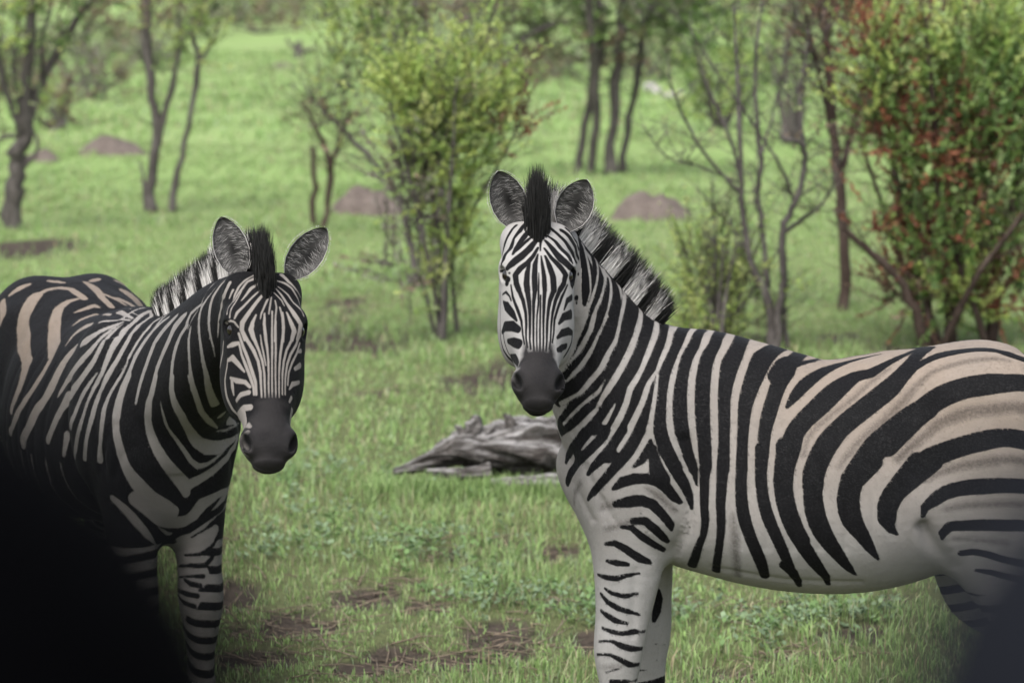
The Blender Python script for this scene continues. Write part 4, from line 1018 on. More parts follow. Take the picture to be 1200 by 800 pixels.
def coat_material():
    g = NT('zebra_coat')
    co = g.coord('Object')
    n1 = g.noise(140, 4, .6, co); n2 = g.noise(520, 2, .6, co); n3 = g.noise(9, 3, .5, co)
    fray = g.math('ADD', g.math('MULTIPLY', g.math('SUBTRACT', n1, .5), .0040), g.math('MULTIPLY', g.math('SUBTRACT', n2, .5), .0032))
    def edge(name, w, noise_amt=1.0):
        v = g.math('ADD', g.attr(name), g.math('MULTIPLY', g.math('MULTIPLY', fray, noise_amt), g.rng(g.attr('fine'), 0, 1, 1, .3)))
        return g.rng(v, -w, w)
    tan = g.attr('tan')
    white = g.mix(tan, (.245, .234, .222), (.200, .158, .122))
    white = g.mix(g.rng(n3, .35, .75, 0, .38), white, (.185, .164, .145))
    grime = g.rng(g.noise(38, 5, .65, co), .55, .8, 0, .35)
    white = g.mix(grime, white, (.15, .13, .115))
    white = g.mix(g.rng(n2, .3, .8, 0, .25), white, (.165, .148, .135))
    white = g.mix(g.attr('pale'), white, (.295, .288, .279))
    white = g.mix(g.math('MULTIPLY', g.attr('darken'), .42), white, (.060, .052, .047))  # whites mixed evenly towards a dark tone, second zebra only
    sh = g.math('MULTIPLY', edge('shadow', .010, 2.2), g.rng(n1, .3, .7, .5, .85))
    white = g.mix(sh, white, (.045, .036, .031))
    black = g.mix(g.rng(n1, .3, .8), (.0020, .0020, .0025), (.0050, .0048, .0054))
    black = g.mix(g.rng(n2, .55, .8, 0, .5), black, (.010, .0095, .0095))
    c = g.mix(edge('dark', .0016), white, black)
    mz = g.mix(g.rng(n3, .3, .7), (.009, .0085, .009), (.021, .0192, .019))
    mz = g.mix(g.rng(n2, .5, .8, 0, .5), mz, (.034, .032, .032))
    c = g.mix(edge('muz', .011, 4.0), c, mz)
    c = g.mix(g.attr('nost'), c, (.003, .003, .003))
    g.base(c); g.rough(.75, .10)
    g.p.inputs['Sheen Weight'].default_value = .02
    g.p.inputs['Sheen Roughness'].default_value = .5
    # short hair and soft creases of the skin
    fur = g.noise(900, 3, .7, co, .6); mus = g.noise(16, 3, .55, co)
    h = g.math('ADD', g.math('MULTIPLY', fur, .22), g.math('MULTIPLY', mus, 1.8))
    g.bump(h, .45, .007)
    return g.m

def tone_material(name, rough=.7, spec=.25):
    g = NT(name)
    x = g.n('CombineColor'); a = g.attr('tone')
    g.l(a, x.inputs[0]); g.l(g.math('MULTIPLY', a, .965), x.inputs[1]); g.l(g.math('MULTIPLY', a, .925), x.inputs[2])
    g.base(x.outputs[0]); g.rough(rough, spec)
    return g.m

def eye_material():
    g = NT('zebra_eye')
    g.base((.010, .007, .005)); g.rough(.06, .6)
    return g.m

def coat_hair(V, Q, dark, muz, tan, pale, darken, shadow, H, n, seed):
    """short lying hair over the whole coat, coloured like the skin at its root"""
    rg = np.random.default_rng(seed)
    a, b, c, d = (V[Q[:, i]] for i in range(4))
    nv = np.cross(c - a, d - b); ar = np.linalg.norm(nv, axis=1) * .5
    pick = rg.choice(len(Q), n, p=ar / ar.sum()); u, v = rg.random(n), rg.random(n)
    w = np.stack([(1 - u) * (1 - v), u * (1 - v), u * v, (1 - u) * v], 1)
    ip = lambda A: (A[Q[pick]] * w).sum(1)
    P = (V[Q[pick]] * w[:, :, None]).sum(1); N = nrm(nv[pick])
    dk, mz, tn, pl, sh = ip(dark), ip(muz), ip(tan), ip(pale), ip(shadow)
    keep = ((mz < -.008) | (rg.random(n) < .45)) & (P[:, 2] > .07); P, N, dk, tn, pl, sh, mz = (q[keep] for q in (P, N, dk, tn, pl, sh, mz)); n = len(P)
    hv = P - H['o']; head = (hv @ H['N'] > -.13) & (hv @ H['A'] > -.06) & (np.abs(hv @ H['L']) < .16)
    D = np.where((P[:, 2] < .62)[:, None], np.array([-.15, 0, -1.]), np.array([-.8, 0, -.55]))
    D = np.where((P[:, 0] > .15)[:, None] & ~head[:, None] & (P[:, 2] > .62)[:, None], np.array([-.45, 0, -.9]), D)
    D = np.where(head[:, None], H['A'], D) + rg.normal(0, .22, (n, 3))
    D = nrm(D - N * (D * N).sum(1)[:, None]); D = nrm(D + N * rg.uniform(.10, .38, n)[:, None])
    L = rg.uniform(.0045, .009, n) * np.where(head, .55, 1.0); W = rg.uniform(.0003, .00055, n) * np.where(head, .7, 1)
    S = nrm(np.cross(D, N)) * W[:, None]
    white = np.array([.225, .214, .202])[None] * (1 - tn[:, None]) + np.array([.190, .150, .116]) * tn[:, None]
    white = white * (1 - pl[:, None]) + np.array([.285, .278, .27]) * pl[:, None]
    white = white * (1 - .36 * darken) * (1 - .55 * (sh > 0))[:, None]  # hair whites lowered evenly like the skin beneath
    col = np.where((dk > 0)[:, None], np.array([.0045, .0044, .005]), white) * rg.uniform(.70, 1.22, (n, 1))
    onm = mz > -.006; col[onm] = np.array([.020, .0185, .018]) * rg.uniform(.4, 2.2, (onm.sum(), 1)); L[onm] *= .55
    m = P + D * (L * .55)[:, None]; t = P + D * L[:, None] - N * (L * .10)[:, None]
    P0 = P - N * .0008
    HV = np.stack([P0 - S, P0 + S, m + S * .8, m - S * .8, t], 1).reshape(-1, 3); b0 = np.arange(n)[:, None] * 5
    F = np.concatenate([b0 + np.array([[0, 1, 2]]), b0 + np.array([[0, 2, 3]]), b0 + np.array([[3, 2, 4]])])
    return HV, F, np.concatenate([np.repeat(col, 5, 0), np.ones((n * 5, 1))], 1)
def fur_material():
    g = NT('short_fur'); g.base(g.attr('col', 'Color')); g.rough(.6, .25); return g.m
# ------------------------------------------------------------------ the two zebras
FUR = fur_material()
COAT, HAIR, EAR, EYE = coat_material(), tone_material('mane_hair', .65), tone_material('ear_hair', .8), eye_material()

def smooth(x, a, b):
    t = np.clip((x - a) / (b - a), 0, 1); return t * t * (3 - 2 * t)

def build_zebra(z, strokes, base_fn, tan_fn, label, ears, mane, bands, seed, hairs, tipat):
    prims, V, Q, ng = make_body(z)
    z['_prims'] = prims
    base = base_fn(V)
    hoof = V[:, 2] < .055
    base = np.where(hoof, .02, base)
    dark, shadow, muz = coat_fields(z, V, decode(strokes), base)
    tan, pale = tan_fn(V)
    hv = V - z['H']['o']; fine = smooth(hv @ z['H']['N'], -.13, -.06) * smooth(hv @ z['H']['A'], -.10, -.02) * (np.abs(hv @ z['H']['L']) < .17)
    root = empty('zebra', z['origin'], z['yaw']); sc = z.get('scale', 1.0); root.scale = (sc, sc, sc)
    tag(root, label, 'zebra', 'zebras standing on the grass')
    link_mesh('body', V, Q.tolist() + ng, COAT, root, True, dict(dark=dark, shadow=shadow, muz=muz, tan=tan, pale=pale, fine=fine, nost=z['_nost'], darken=np.full(len(V), z.get('darken', 0.0))))
    H, hs = z['H'], z['hs']
    FV, FF, FC = coat_hair(V, Q, dark, muz, tan, pale, z.get('darken', 0.0), shadow, H, 230000, seed + 9)
    link_mesh('coat_hair', FV, FF, FUR, root, False, dict(col=FC))
    for e in ears:
        EV, EF, ET = ear_mesh(*e)
        link_mesh('ear', EV, EF, EAR, root, True, dict(tone=ET))
    for sg in (-1, 1):
        bm = bmesh.new(); bmesh.ops.create_uvsphere(bm, u_segments=24, v_segments=16, radius=.0185)
        c = hp(H, .166 * hs, sg * .079 * hs * z.get('hw', 1), .044 * hs)
        EVt = np.array([v.co[:] for v in bm.verts]) + c; EFt = [[v.index for v in f.verts] for f in bm.faces]; bm.free()
        link_mesh('eye', EVt, EFt, EYE, root)
    MV, MF, MT = mane_mesh(z, mane, bands, hairs, seed, tipat=tipat)
    link_mesh('mane', MV, MF, HAIR, root, False, dict(tone=MT))
    # tail: a tapering dock with a tuft of long dark hair
    tp = np.array([(-1.09, 0, 1.14), (-1.16, 0, 1.08), (-1.20, .01, .95), (-1.21, .02, .78), (-1.20, .03, .62)])
    mb = MB(); mb.tube(tp, [.034, .032, .026, .020, .012], 12)
    tv = np.concatenate(mb.V); rg = np.random.default_rng(seed + 5); n = 500
    R = np.array([np.interp(rg.uniform(.45, 1, n), np.linspace(0, 1, 5), tp[:, i]) for i in range(3)]).T + rg.normal(0, .008, (n, 3))
    R[:, 0] = np.interp(-R[:, 2], -tp[:, 2], tp[:, 0])
    HV, HF, HT = hair_mesh(R, nrm(np.array([0, 0, -1]) + rg.normal(0, .10, (n, 3))), rg.uniform(.18, .36, n), np.full(n, .0012),
                           np.full(n, .011), np.full(n, .014), rg.normal(0, .04, (n, 3)), rg)
    band = (np.sin(tv[:, 2] * 70) > 0) * .28 + .012
    link_mesh('tail', np.concatenate([tv, HV]), mb.F + [[i + len(tv) for i in f] for f in HF], HAIR, root, False,
              dict(tone=np.concatenate([band, HT])))
    return root

def leg_bands(V):
    return .011 * np.sin(2 * np.pi * (V[:, 2] + .25 * V[:, 0] + .10 * np.abs(V[:, 1])) / .058) - .002

def base1(V):
    b = np.full(len(V), -.02)
    low = (V[:, 2] < .33) | ((V[:, 0] < -.72) & (V[:, 2] < .60))
    return np.where(low, np.minimum(leg_bands(V), .02), b)
def tan1(V):
    t = smooth(V[:, 2], .70, 1.15) * smooth(-V[:, 0], -.15, .45) * .9
    h = V - Z1['H']['o']; hd = smooth(h @ Z1['H']['N'], -.10, .0) * smooth(h @ Z1['H']['A'], -.1, 0)
    pale = np.maximum((1 - smooth(V[:, 2], .62, .85)) * .6, hd * .55)
    return t, pale
def base2(V):
    h = V - Z2['H']['o']
    b = np.full(len(V), .02)
    # thin pale stripes low on the flanks, horizontal bands down the legs
    fl = .010 - .016 * np.clip(np.cos(2 * np.pi * (V[:, 0] + .25 * (V[:, 2] - .8) ** 2) / .088) - .35, -1, 1)
    b = np.where((V[:, 0] < .02) & (V[:, 2] < .80), fl, b)
    leg = .010 * np.sin(2 * np.pi * (V[:, 2] + .22 * V[:, 0] + .12 * np.abs(V[:, 1]) + .012 * np.sin(40 * V[:, 0])) / .052) - .0015
    b = np.where(V[:, 2] < .60, leg, b)
    lowhead = (h @ Z2['H']['A'] > .36) & (h @ Z2['H']['N'] > -.12) & (np.abs(h @ Z2['H']['L']) < .15)
    return np.where(lowhead & (h @ Z2['H']['N'] < .02), -.02, b).clip(-.02, .02)
def tan2(V):
    t = smooth(V[:, 2], .70, 1.1) * smooth(-V[:, 0], -.2, .5)
    h = V - Z2['H']['o']; hd = (h @ Z2['H']['N'] > -.12) & (h @ Z2['H']['A'] > -.05) & (np.abs(h @ Z2['H']['L']) < .16)
    return np.maximum(t, hd * .35), np.where(hd, .12, .0)

Z1['mirror'] = lambda a: True
Z2['mirror'] = lambda a: a[:, 1].max() < -.04

def zp(z, px, py, Y): return z_local(z, at(px, py, Y))
def ears_for(z, items):
    out = []
    for i, (b, t, Yb, Yt, w, turn) in enumerate(items):
        base = zp(z, *b, Yb); tip = zp(z, *t, Yt)
        face = z_dir(z, (turn, -1, .05))
        out.append((base, tip, face, w, 31 + i))
    return out

def crest(z, hs, lo, hi, n=8):
    """points along the top of the neck from the poll (hi) to the withers (lo) with their outward direction"""
    nk = Loft([(p, u, w, hu, hd, 2.2, tp) for p, u, w, hu, hd, tp in z['neck']], M=50)
    out = []
    for f in np.linspace(hi, lo, n):
        i = int(round(f * 49)); out.append((nk.P[i] + nk.U[i] * nk.R[i, 1], nk.U[i]))
    return out

E1 = ears_for(Z1, [((607, 266), (583, 200), 7.83, 7.82, .112, .12), ((661, 268), (688, 210), 7.83, 7.82, .112, -.12)])
H1 = Z1['H']
fl = lambda H, s, b: hp(H, s, 0, b)
UP1 = z_local(Z1, np.array(Z1['origin']) + np.array([0, 0, 1.0])) * 0 + np.array([0, 0, 1.0])
M1 = [(fl(H1, .075, .086), np.array([0, 0, 1.0]) + H1['N'] * .06, .09, .006, .0), (fl(H1, .050, .082), np.array([0, 0, 1.0]) + H1['N'] * .08, .150, .022, .05), (fl(H1, .020, .070), np.array([0, 0, 1.0]), .190, .036, -.10),
      (fl(H1, -.010, .04), np.array([0, 0, 1.0]), .165, .032, .05), (fl(H1, -.03, .0), np.array([0, 0, 1.0]), .150, .034, .16)]
for i, (p, u) in enumerate(crest(Z1, 1, .36, .93, 9)):
    M1.append((p, nrm(u + np.array([.22, 0, .42])), [.115, .110, .110, .115, .12, .12, .12, .11, .08][i], .018, .2))
B1 = [(.20, 1), (.36, 0), (.43, 1), (.53, 0), (.60, 1), (.69, 0), (.755, 1), (.845, 0), (.90, 1), (.95, 0), (1.0, 1)]
LABEL1 = 'zebra standing side on before the fallen log, head turned to the viewer, pale belly'
zebra1 = build_zebra(Z1, STROKES1, base1, tan1, LABEL1, E1, M1, B1, 3, 9000, .80)

E2 = ears_for(Z2, [((281, 322), (259, 254), 7.83, 7.86, .102, .10), ((339, 324), (383, 267), 7.83, 7.84, .100, -.10)])
H2 = Z2['H']
M2 = [(fl(H2, .075, .080), np.array([0, 0, 1.0]) + H2['N'] * .06, .08, .006, .0), (fl(H2, .055, .078), np.array([0, 0, 1.0]) + H2['N'] * .1, .115, .018, .03), (fl(H2, .02, .068), np.array([0, 0, 1.0]), .145, .030, -.03),
      (fl(H2, -.02, .03), np.array([0, 0, 1.0]), .140, .020, .1)]
for i, (p, u) in enumerate(crest(Z2, 1, .18, .93, 9)):
    M2.append((p, nrm(u * .6 + np.array([.05, 0, .7])), [.125, .125, .12, .12, .12, .12, .12, .11, .09][i], .020, .2))
B2 = [(.21, 1), (.27, 0), (.33, 1), (.41, 0), (.47, 1), (.55, 0), (.61, 1), (.68, 0), (.74, 1), (.80, 0), (.85, 1), (.90, 0), (.94, 1), (.97, 0), (1.0, 1)]
LABEL2 = 'darker zebra standing chest on, muzzle lowered, tan patches on its rump'
zebra2 = build_zebra(Z2, STROKES2, base2, tan2, LABEL2, E2, M2, B2, 4, 9000, .62)
# ------------------------------------------------------------------ ground, grass, weeds, litter
def vnoise(x, y, seed=0):
    """smooth value noise in 0..1"""
    xi, yi = np.floor(x).astype(int), np.floor(y).astype(int)
    fx, fy = x - xi, y - yi
    fx, fy = fx * fx * (3 - 2 * fx), fy * fy * (3 - 2 * fy)
    def h(a, b):
        n = (a * 374761393 + b * 668265263 + seed * 974711) & 0x7fffffff
        n = (n ^ (n >> 13)) * 1274126177 & 0x7fffffff
        return ((n ^ (n >> 16)) & 0xffff) / 65535.0
    return (h(xi, yi) * (1 - fx) + h(xi + 1, yi) * fx) * (1 - fy) + (h(xi, yi + 1) * (1 - fx) + h(xi + 1, yi + 1) * fx) * fy

def fbm(x, y, seed=0, o=4):
    s, a, t = 0, 1.0, 0
    for i in range(o):
        s = s + a * vnoise(x * 2**i, y * 2**i, seed + i * 17); t += a; a *= .5
    return s / t

BARE = []          # bare, trampled soil: x, y, rx, ry
for px, py, rx, ry in [(590, 742, 48, 26), (425, 692, 42, 16), (600, 760, 30, 14), (335, 735, 45, 22), (262, 690, 40, 22), (500, 705, 26, 9),
                       (860, 788, 60, 14), (655, 640, 24, 9), (410, 355, 26, 6), (445, 462, 28, 5), (300, 770, 60, 18), (40, 292, 60, 10),
                       (700, 745, 30, 14), (1000, 740, 55, 14), (1050, 700, 30, 8), (520, 640, 18, 6), (990, 398, 40, 6), (1045, 410, 30, 8),
                       (880, 395, 30, 6), (300, 560, 26, 8), (460, 765, 40, 12), (770, 705, 20, 10), (370, 735, 36, 14), (545, 770, 40, 10), (420, 780, 40, 9), (650, 700, 26, 8), (280, 740, 30, 14), (930, 765, 40, 9), (240, 640, 22, 10), (475, 675, 22, 7), (880, 720, 22, 7)]:
    g = ground_at(px, py); s = FPX / g[1]
    BARE.append((g[0], g[1], 1.2 * rx / s, 1.2 * ry / s / (CAM_H / g[1]) ))
def bare(x, y):
    m = np.zeros_like(x)
    wob = (fbm(x * 3.1, y * 1.9, 5) - .5) * 1.1
    for bx, by, rx, ry in BARE:
        d = np.sqrt(((x - bx) / rx) ** 2 + ((y - by) / ry) ** 2)
        m = np.maximum(m, np.clip(1.25 - d + wob, 0, 1))
    n = fbm(x * .9, y * .55, 21)
    m = np.maximum(m, np.clip((.44 - n) * 6, 0, .85) * np.clip(1.6 - np.abs(y - 11) / 9, 0, 1))
    return np.clip(m, 0, 1)
def height(x, y):
    h = (fbm(x * .35, y * .35, 3) - .5) * .12 + (fbm(x * 1.7, y * 1.7, 9, 3) - .5) * .035
    far = np.clip((y - 10) / 40, 0, 1)
    h = h * np.clip((np.hypot(x - .9, y - 8.2) - 1.0) / 2.5, .15, 1)
    h = h * (1 + 1.2 * far)
    b = bare(x, y) * np.clip(1.5 - np.abs(y - 11) / 8, 0, 1)
    return h - .035 * b

def axis_lines(lo, a, b, hi, fine, grow=1.25):
    mid = np.arange(a, b + 1e-6, fine)
    up, st, v = [], fine, b
    while v < hi: st *= grow; v += st; up.append(min(v, hi))
    dn, st, v = [], fine, a
    while v > lo: st *= grow; v -= st; dn.append(max(v, lo))
    return np.array(dn[::-1] + list(mid) + up)
gx = axis_lines(-1500, -4.5, 4.5, 1500, .07); gy = axis_lines(-300, 7.0, 20.0, 2500, .09, 1.12)
GX, GY = np.meshgrid(gx, gy)
nx, ny = len(gx), len(gy)
GZ = height(GX.ravel(), GY.ravel())
fade = np.clip(1.4 - np.hypot(GX, GY).ravel() / 300, 0, 1)
ii = (np.arange(ny - 1)[:, None] * nx + np.arange(nx - 1)[None]).ravel()
g = NT('meadow_soil')
co = g.coord('Object')
n1, n2, n3 = g.noise(.55, 5, .6, co), g.noise(6, 6, .65, co), g.noise(60, 4, .6, co)
n4 = g.noise(.09, 4, .55, co)
green = g.mix(g.rng(n1, .35, .68), (.160, .240, .075), (.212, .298, .106))
green = g.mix(g.rng(n4, .42, .66, 0, .55), green, (.205, .240, .110))
green = g.mix(g.rng(n2, .45, .75, 0, .55), green, (.085, .125, .045))
soil = g.mix(g.rng(n3, .35, .7), (.022, .018, .014), (.062, .048, .037))
soil = g.mix(g.rng(n2, .5, .75, 0, .6), soil, (.10, .08, .063))
under = g.mix(g.rng(n3, .3, .7), (.050, .055, .026), (.105, .120, .050))
c = g.mix(g.attr('far'), under, green)
c = g.mix(g.rng(g.math('ADD', g.attr('bare'), g.math('MULTIPLY', g.math('SUBTRACT', n2, .5), .6)), .25, .6), c, soil)
g.base(c); g.rough(.95, .1)
g.bump(g.math('ADD', g.math('MULTIPLY', n2, .6), g.math('MULTIPLY', n3, .35)), .7, .03)
ground = link_mesh('ground', np.stack([GX.ravel(), GY.ravel(), GZ * fade], 1), np.stack([ii, ii + 1, ii + nx + 1, ii + nx], 1), g.m, None, True,
                   dict(bare=bare(GX.ravel(), GY.ravel()), far=np.clip((GY.ravel() - 14) / 22, 0, 1)))
tag(ground, kind='structure')

def leafy(name, trans=.35, rough=.6, spec=.25):
    """material of a thin leaf coloured by the point attribute 'col'"""
    g = NT(name)
    col = g.attr('col', 'Color')
    g.base(col); g.rough(rough, spec)
    tr = g.n('BsdfTranslucent'); g.l(col, tr.inputs[0])
    mx = g.n('MixShader'); mx.inputs[0].default_value = trans
    g.l(g.p.outputs[0], mx.inputs[1]); g.l(tr.outputs[0], mx.inputs[2]); g.l(mx.outputs[0], g.out.inputs[0])
    return g.m
GRASS = leafy('grass_blade', .30)

def blades(X, Y, L, W, rg, lean=.55, cols=None):
    n = len(X)
    Z = height(X, Y) - .004
    a = rg.uniform(0, 2 * np.pi, n); d = np.stack([np.cos(a), np.sin(a), np.zeros(n)], 1)
    side = np.stack([-np.sin(a), np.cos(a), np.zeros(n)], 1)
    tw = rg.uniform(-1, 1, n)[:, None]; side = nrm(side + d * tw)
    ln = np.abs(rg.normal(0, lean, n))
    B = np.stack([X, Y, Z], 1); up = np.array([0, 0, 1.0])
    m = B + (up * .55 + d * (ln * .22)[:, None]) * L[:, None]
    t = B + (up * (1 - .18 * ln[:, None]) + d * (ln * .85)[:, None]) * L[:, None]
    w = (side * W[:, None])
    V = np.stack([B - w * .8, B + w * .8, m - w, m + w, t], 1).reshape(-1, 3)
    b = np.arange(n)[:, None] * 5
    F = np.concatenate([b + np.array([[0, 1, 3]]), b + np.array([[0, 3, 2]]), b + np.array([[2, 3, 4]])])
    C = np.repeat(cols, 5, 0).reshape(n, 5, 3)
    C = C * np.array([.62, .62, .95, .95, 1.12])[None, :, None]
    return V, F, np.concatenate([C.reshape(-1, 3), np.ones((n * 5, 1))], 1)

PAL = np.array([(.220, .335, .108), (.258, .362, .136), (.172, .275, .090), (.292, .378, .165), (.322, .320, .185), (.238, .312, .168)])
def grass_field(y0, y1, dens, lmin, lmax, wmin, wmax, seed, clump):
    rg = np.random.default_rng(seed)
    wid = lambda y: .26 * y + 1.6
    area = (wid(y0) + wid(y1)) * (y1 - y0); n = int(area * dens)
    y = rg.uniform(y0, y1, n); x = rg.uniform(-1, 1, n) * wid(y1)
    k = np.abs(x) < wid(y); x, y = x[k], y[k]
    # gather into tufts
    cx = np.round(x / clump + (fbm(x * 7, y * 7, 2, 2) - .5)) * clump; cy = np.round(y / clump + (fbm(x * 7, y * 7, 4, 2) - .5)) * clump
    pull = rg.uniform(0, .75, len(x)) * (rg.random(len(x)) < .7)
    x = x + (cx - x) * pull; y = y + (cy - y) * pull
    lush = fbm(x * .7, y * .45, 33)
    keep = (rg.random(len(x)) < np.where(np.abs(x) < .1745 * y + 1.0, 1, .45)) & (rg.random(len(x)) < np.clip(1.05 - bare(x, y) * 1.05, .05, 1) * np.clip(.35 + lush * 1.25, .3, 1))
    x, y, lush = x[keep], y[keep], lush[keep]
    n = len(x)
    tall = np.clip((fbm(x * 1.6, y * 1.1, 71) - .40) * 3.2, 0, 1)
    L = rg.uniform(lmin, lmax, n) * (.55 + .75 * tall) * rg.choice([1, 1, 1, 1.5], n)
    W = rg.uniform(wmin, wmax, n)
    pick = rg.choice(len(PAL), n, p=[.27, .24, .16, .13, .10, .10])
    C = PAL[pick] * rg.uniform(.8, 1.2, (n, 1))
    patch = fbm(x * .8, y * .5, 91)[:, None]
    C = C * (.80 + .45 * patch) * np.array([1, 1, 1]) + np.array([.02, .012, .008]) * (fbm(x * 2.2, y * 1.4, 101)[:, None] - .4)
    dry = rg.random(n) < .055
    C[dry] = np.array([.34, .29, .17]) * rg.uniform(.7, 1.15, (dry.sum(), 1))
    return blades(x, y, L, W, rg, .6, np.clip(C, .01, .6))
parts = [grass_field(6.2, 9.0, 1100, .03, .085, .0016, .003, 1, .10), grass_field(9.0, 14, 4600, .018, .060, .0013, .0026, 2, .10), grass_field(14, 22, 2300, .018, .058, .002, .004, 3, .15),
         grass_field(22, 42, 470, .025, .075, .004, .008, 4, .3), grass_field(42, 95, 55, .06, .16, .010, .022, 5, .6)]
off = 0; GV, GF, GC = [], [], []
for V, F, C in parts:
    GV.append(V); GF.append(F + off); GC.append(C); off += len(V)
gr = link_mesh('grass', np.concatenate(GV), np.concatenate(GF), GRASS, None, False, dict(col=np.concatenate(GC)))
tag(gr, 'short fresh green grass growing in tufts across the meadow', 'grass', kind='stuff')

# low broad leaved weeds between the grass, bluish and dull green
rg = np.random.default_rng(77)
WV, WF, WC = [], [], []; wn_ = 0
cent = [(560, 640, 70), (850, 650, 60), (640, 700, 60), (520, 560, 60), (900, 740, 60), (380, 560, 50), (470, 640, 50), (960, 720, 50), (700, 720, 40), (400, 620, 50), (560, 690, 50), (800, 720, 40), (330, 640, 40), (1020, 720, 40)]
for px, py, r in cent:
    for _ in range(26):
        g0 = ground_at(px + rg.normal(0, r * .6), py + rg.normal(0, r * .22)); gz = float(height(np.array([g0[0]]), np.array([g0[1]]))[0])
        hgt = rg.uniform(.02, .09); c0 = np.array([(.135, .195, .105), (.165, .225, .130), (.12, .20, .07)][rg.integers(3)]) * rg.uniform(.8, 1.25)
        for k in range(rg.integers(7, 15)):
            a = rg.uniform(0, 6.283); el = rg.uniform(.1, .9); ll = rg.uniform(.014, .034); ww = ll * rg.uniform(.25, .42)
            d = np.array([math.cos(a) * math.cos(el), math.sin(a) * math.cos(el), math.sin(el)])
            s = np.array([-math.sin(a), math.cos(a), 0.]) * ww
            b = np.array([g0[0], g0[1], gz]) + np.array([rg.normal(0, .02), rg.normal(0, .02), hgt * rg.uniform(.2, 1)])
            WV += [b, b + d * ll * .5 + s, b + d * ll, b + d * ll * .5 - s]; WF += [[wn_, wn_ + 1, wn_ + 2], [wn_, wn_ + 2, wn_ + 3]]; wn_ += 4
            WC += [list(np.clip(c0 * rg.uniform(.8, 1.2), 0, 1)) + [1]] * 4
wd = link_mesh('weeds', np.array(WV), np.array(WF), GRASS, None, False, dict(col=np.array(WC)))
tag(wd, 'low broad leaved weeds of dull bluish green scattered in the grass', 'weeds', kind='stuff')

# dry twigs, straw and dead leaves on the bare soil
rg = np.random.default_rng(78); mb = MB()
for bx, by, rx, ry in BARE[:11] + BARE[15:16] + BARE[19:]:
    for _ in range(26):
        x, y = bx + rg.normal(0, rx * .9), by + rg.normal(0, ry * .9)
        z0 = float(height(np.array([x]), np.array([y]))[0]); a = rg.uniform(0, 6.283); l = rg.uniform(.04, .22)
        p = np.array([x, y, z0 + .006]); d = np.array([math.cos(a), math.sin(a), rg.uniform(-.02, .25)])
        m = p + d * l * .5 + rg.normal(0, .008, 3); m[2] = max(m[2], z0 + .004)
        mb.tube([p, m, p + d * l], [.0028, .0022, .0010], 4)
g = NT('dry_litter'); n = g.noise(30, 3, .6, g.coord('Object'))
g.base(g.ramp(n, [(.3, (.07, .055, .042)), (.55, (.17, .135, .10)), (.8, (.30, .25, .19))])); g.rough(.9, .1)
tw = mb.build('litter', g.m); tag(tw, 'dry twigs and straw strewn over the bare patches of soil', 'twigs', kind='stuff')
# ------------------------------------------------------------------ trees, shrubs, mounds, log
def bark(name, a, b, c, scale=14):
    g = NT(name); co = g.coord('Object', (1, 1, .25))
    n = g.noise(scale, 6, .65, co); m = g.noise(scale * 5, 4, .6, co)
    col = g.ramp(g.math('ADD', g.math('MULTIPLY', n, .7), g.math('MULTIPLY', m, .3)), [(.32, a), (.5, b), (.68, c)])
    g.base(col); g.rough(.9, .12); g.bump(g.math('ADD', n, m), .8, .02)
    return g.m
BARK_DARK = bark('bark_dark', (.034, .031, .029), (.078, .069, .063), (.14, .125, .115))
BARK_GREY = bark('bark_grey', (.036, .032, .029), (.090, .079, .073), (.17, .152, .142))
BARK_RED = bark('bark_brown', (.024, .017, .014), (.062, .044, .036), (.115, .088, .075))
LEAF = leafy('shrub_leaf', .35, .5, .35)
KINDS = dict(
    yellow=[(.410, .500, .130), (.335, .445, .112), (.265, .385, .098), (.450, .500, .175)],
    green=[(0.115, 0.203, 0.049), (0.155, 0.257, 0.061), (0.088, 0.155, 0.043), (0.216, 0.311, 0.081)],
    dark=[(0.081, 0.121, 0.046), (0.115, 0.155, 0.057), (0.061, 0.095, 0.038), (0.155, 0.155, 0.070)],
    red=[(0.257, 0.084, 0.047), (0.189, 0.068, 0.043), (0.317, 0.128, 0.068), (0.142, 0.074, 0.047)],
    brown=[(0.203, 0.142, 0.095), (0.155, 0.108, 0.074), (0.257, 0.189, 0.128), (0.128, 0.115, 0.074)],
    pale=[(0.270, 0.351, 0.135), (0.344, 0.412, 0.176), (0.203, 0.284, 0.101), (0.311, 0.338, 0.162)],
    grey=[(0.203, 0.182, 0.155), (0.257, 0.236, 0.203), (0.155, 0.142, 0.121), (0.223, 0.223, 0.155)])

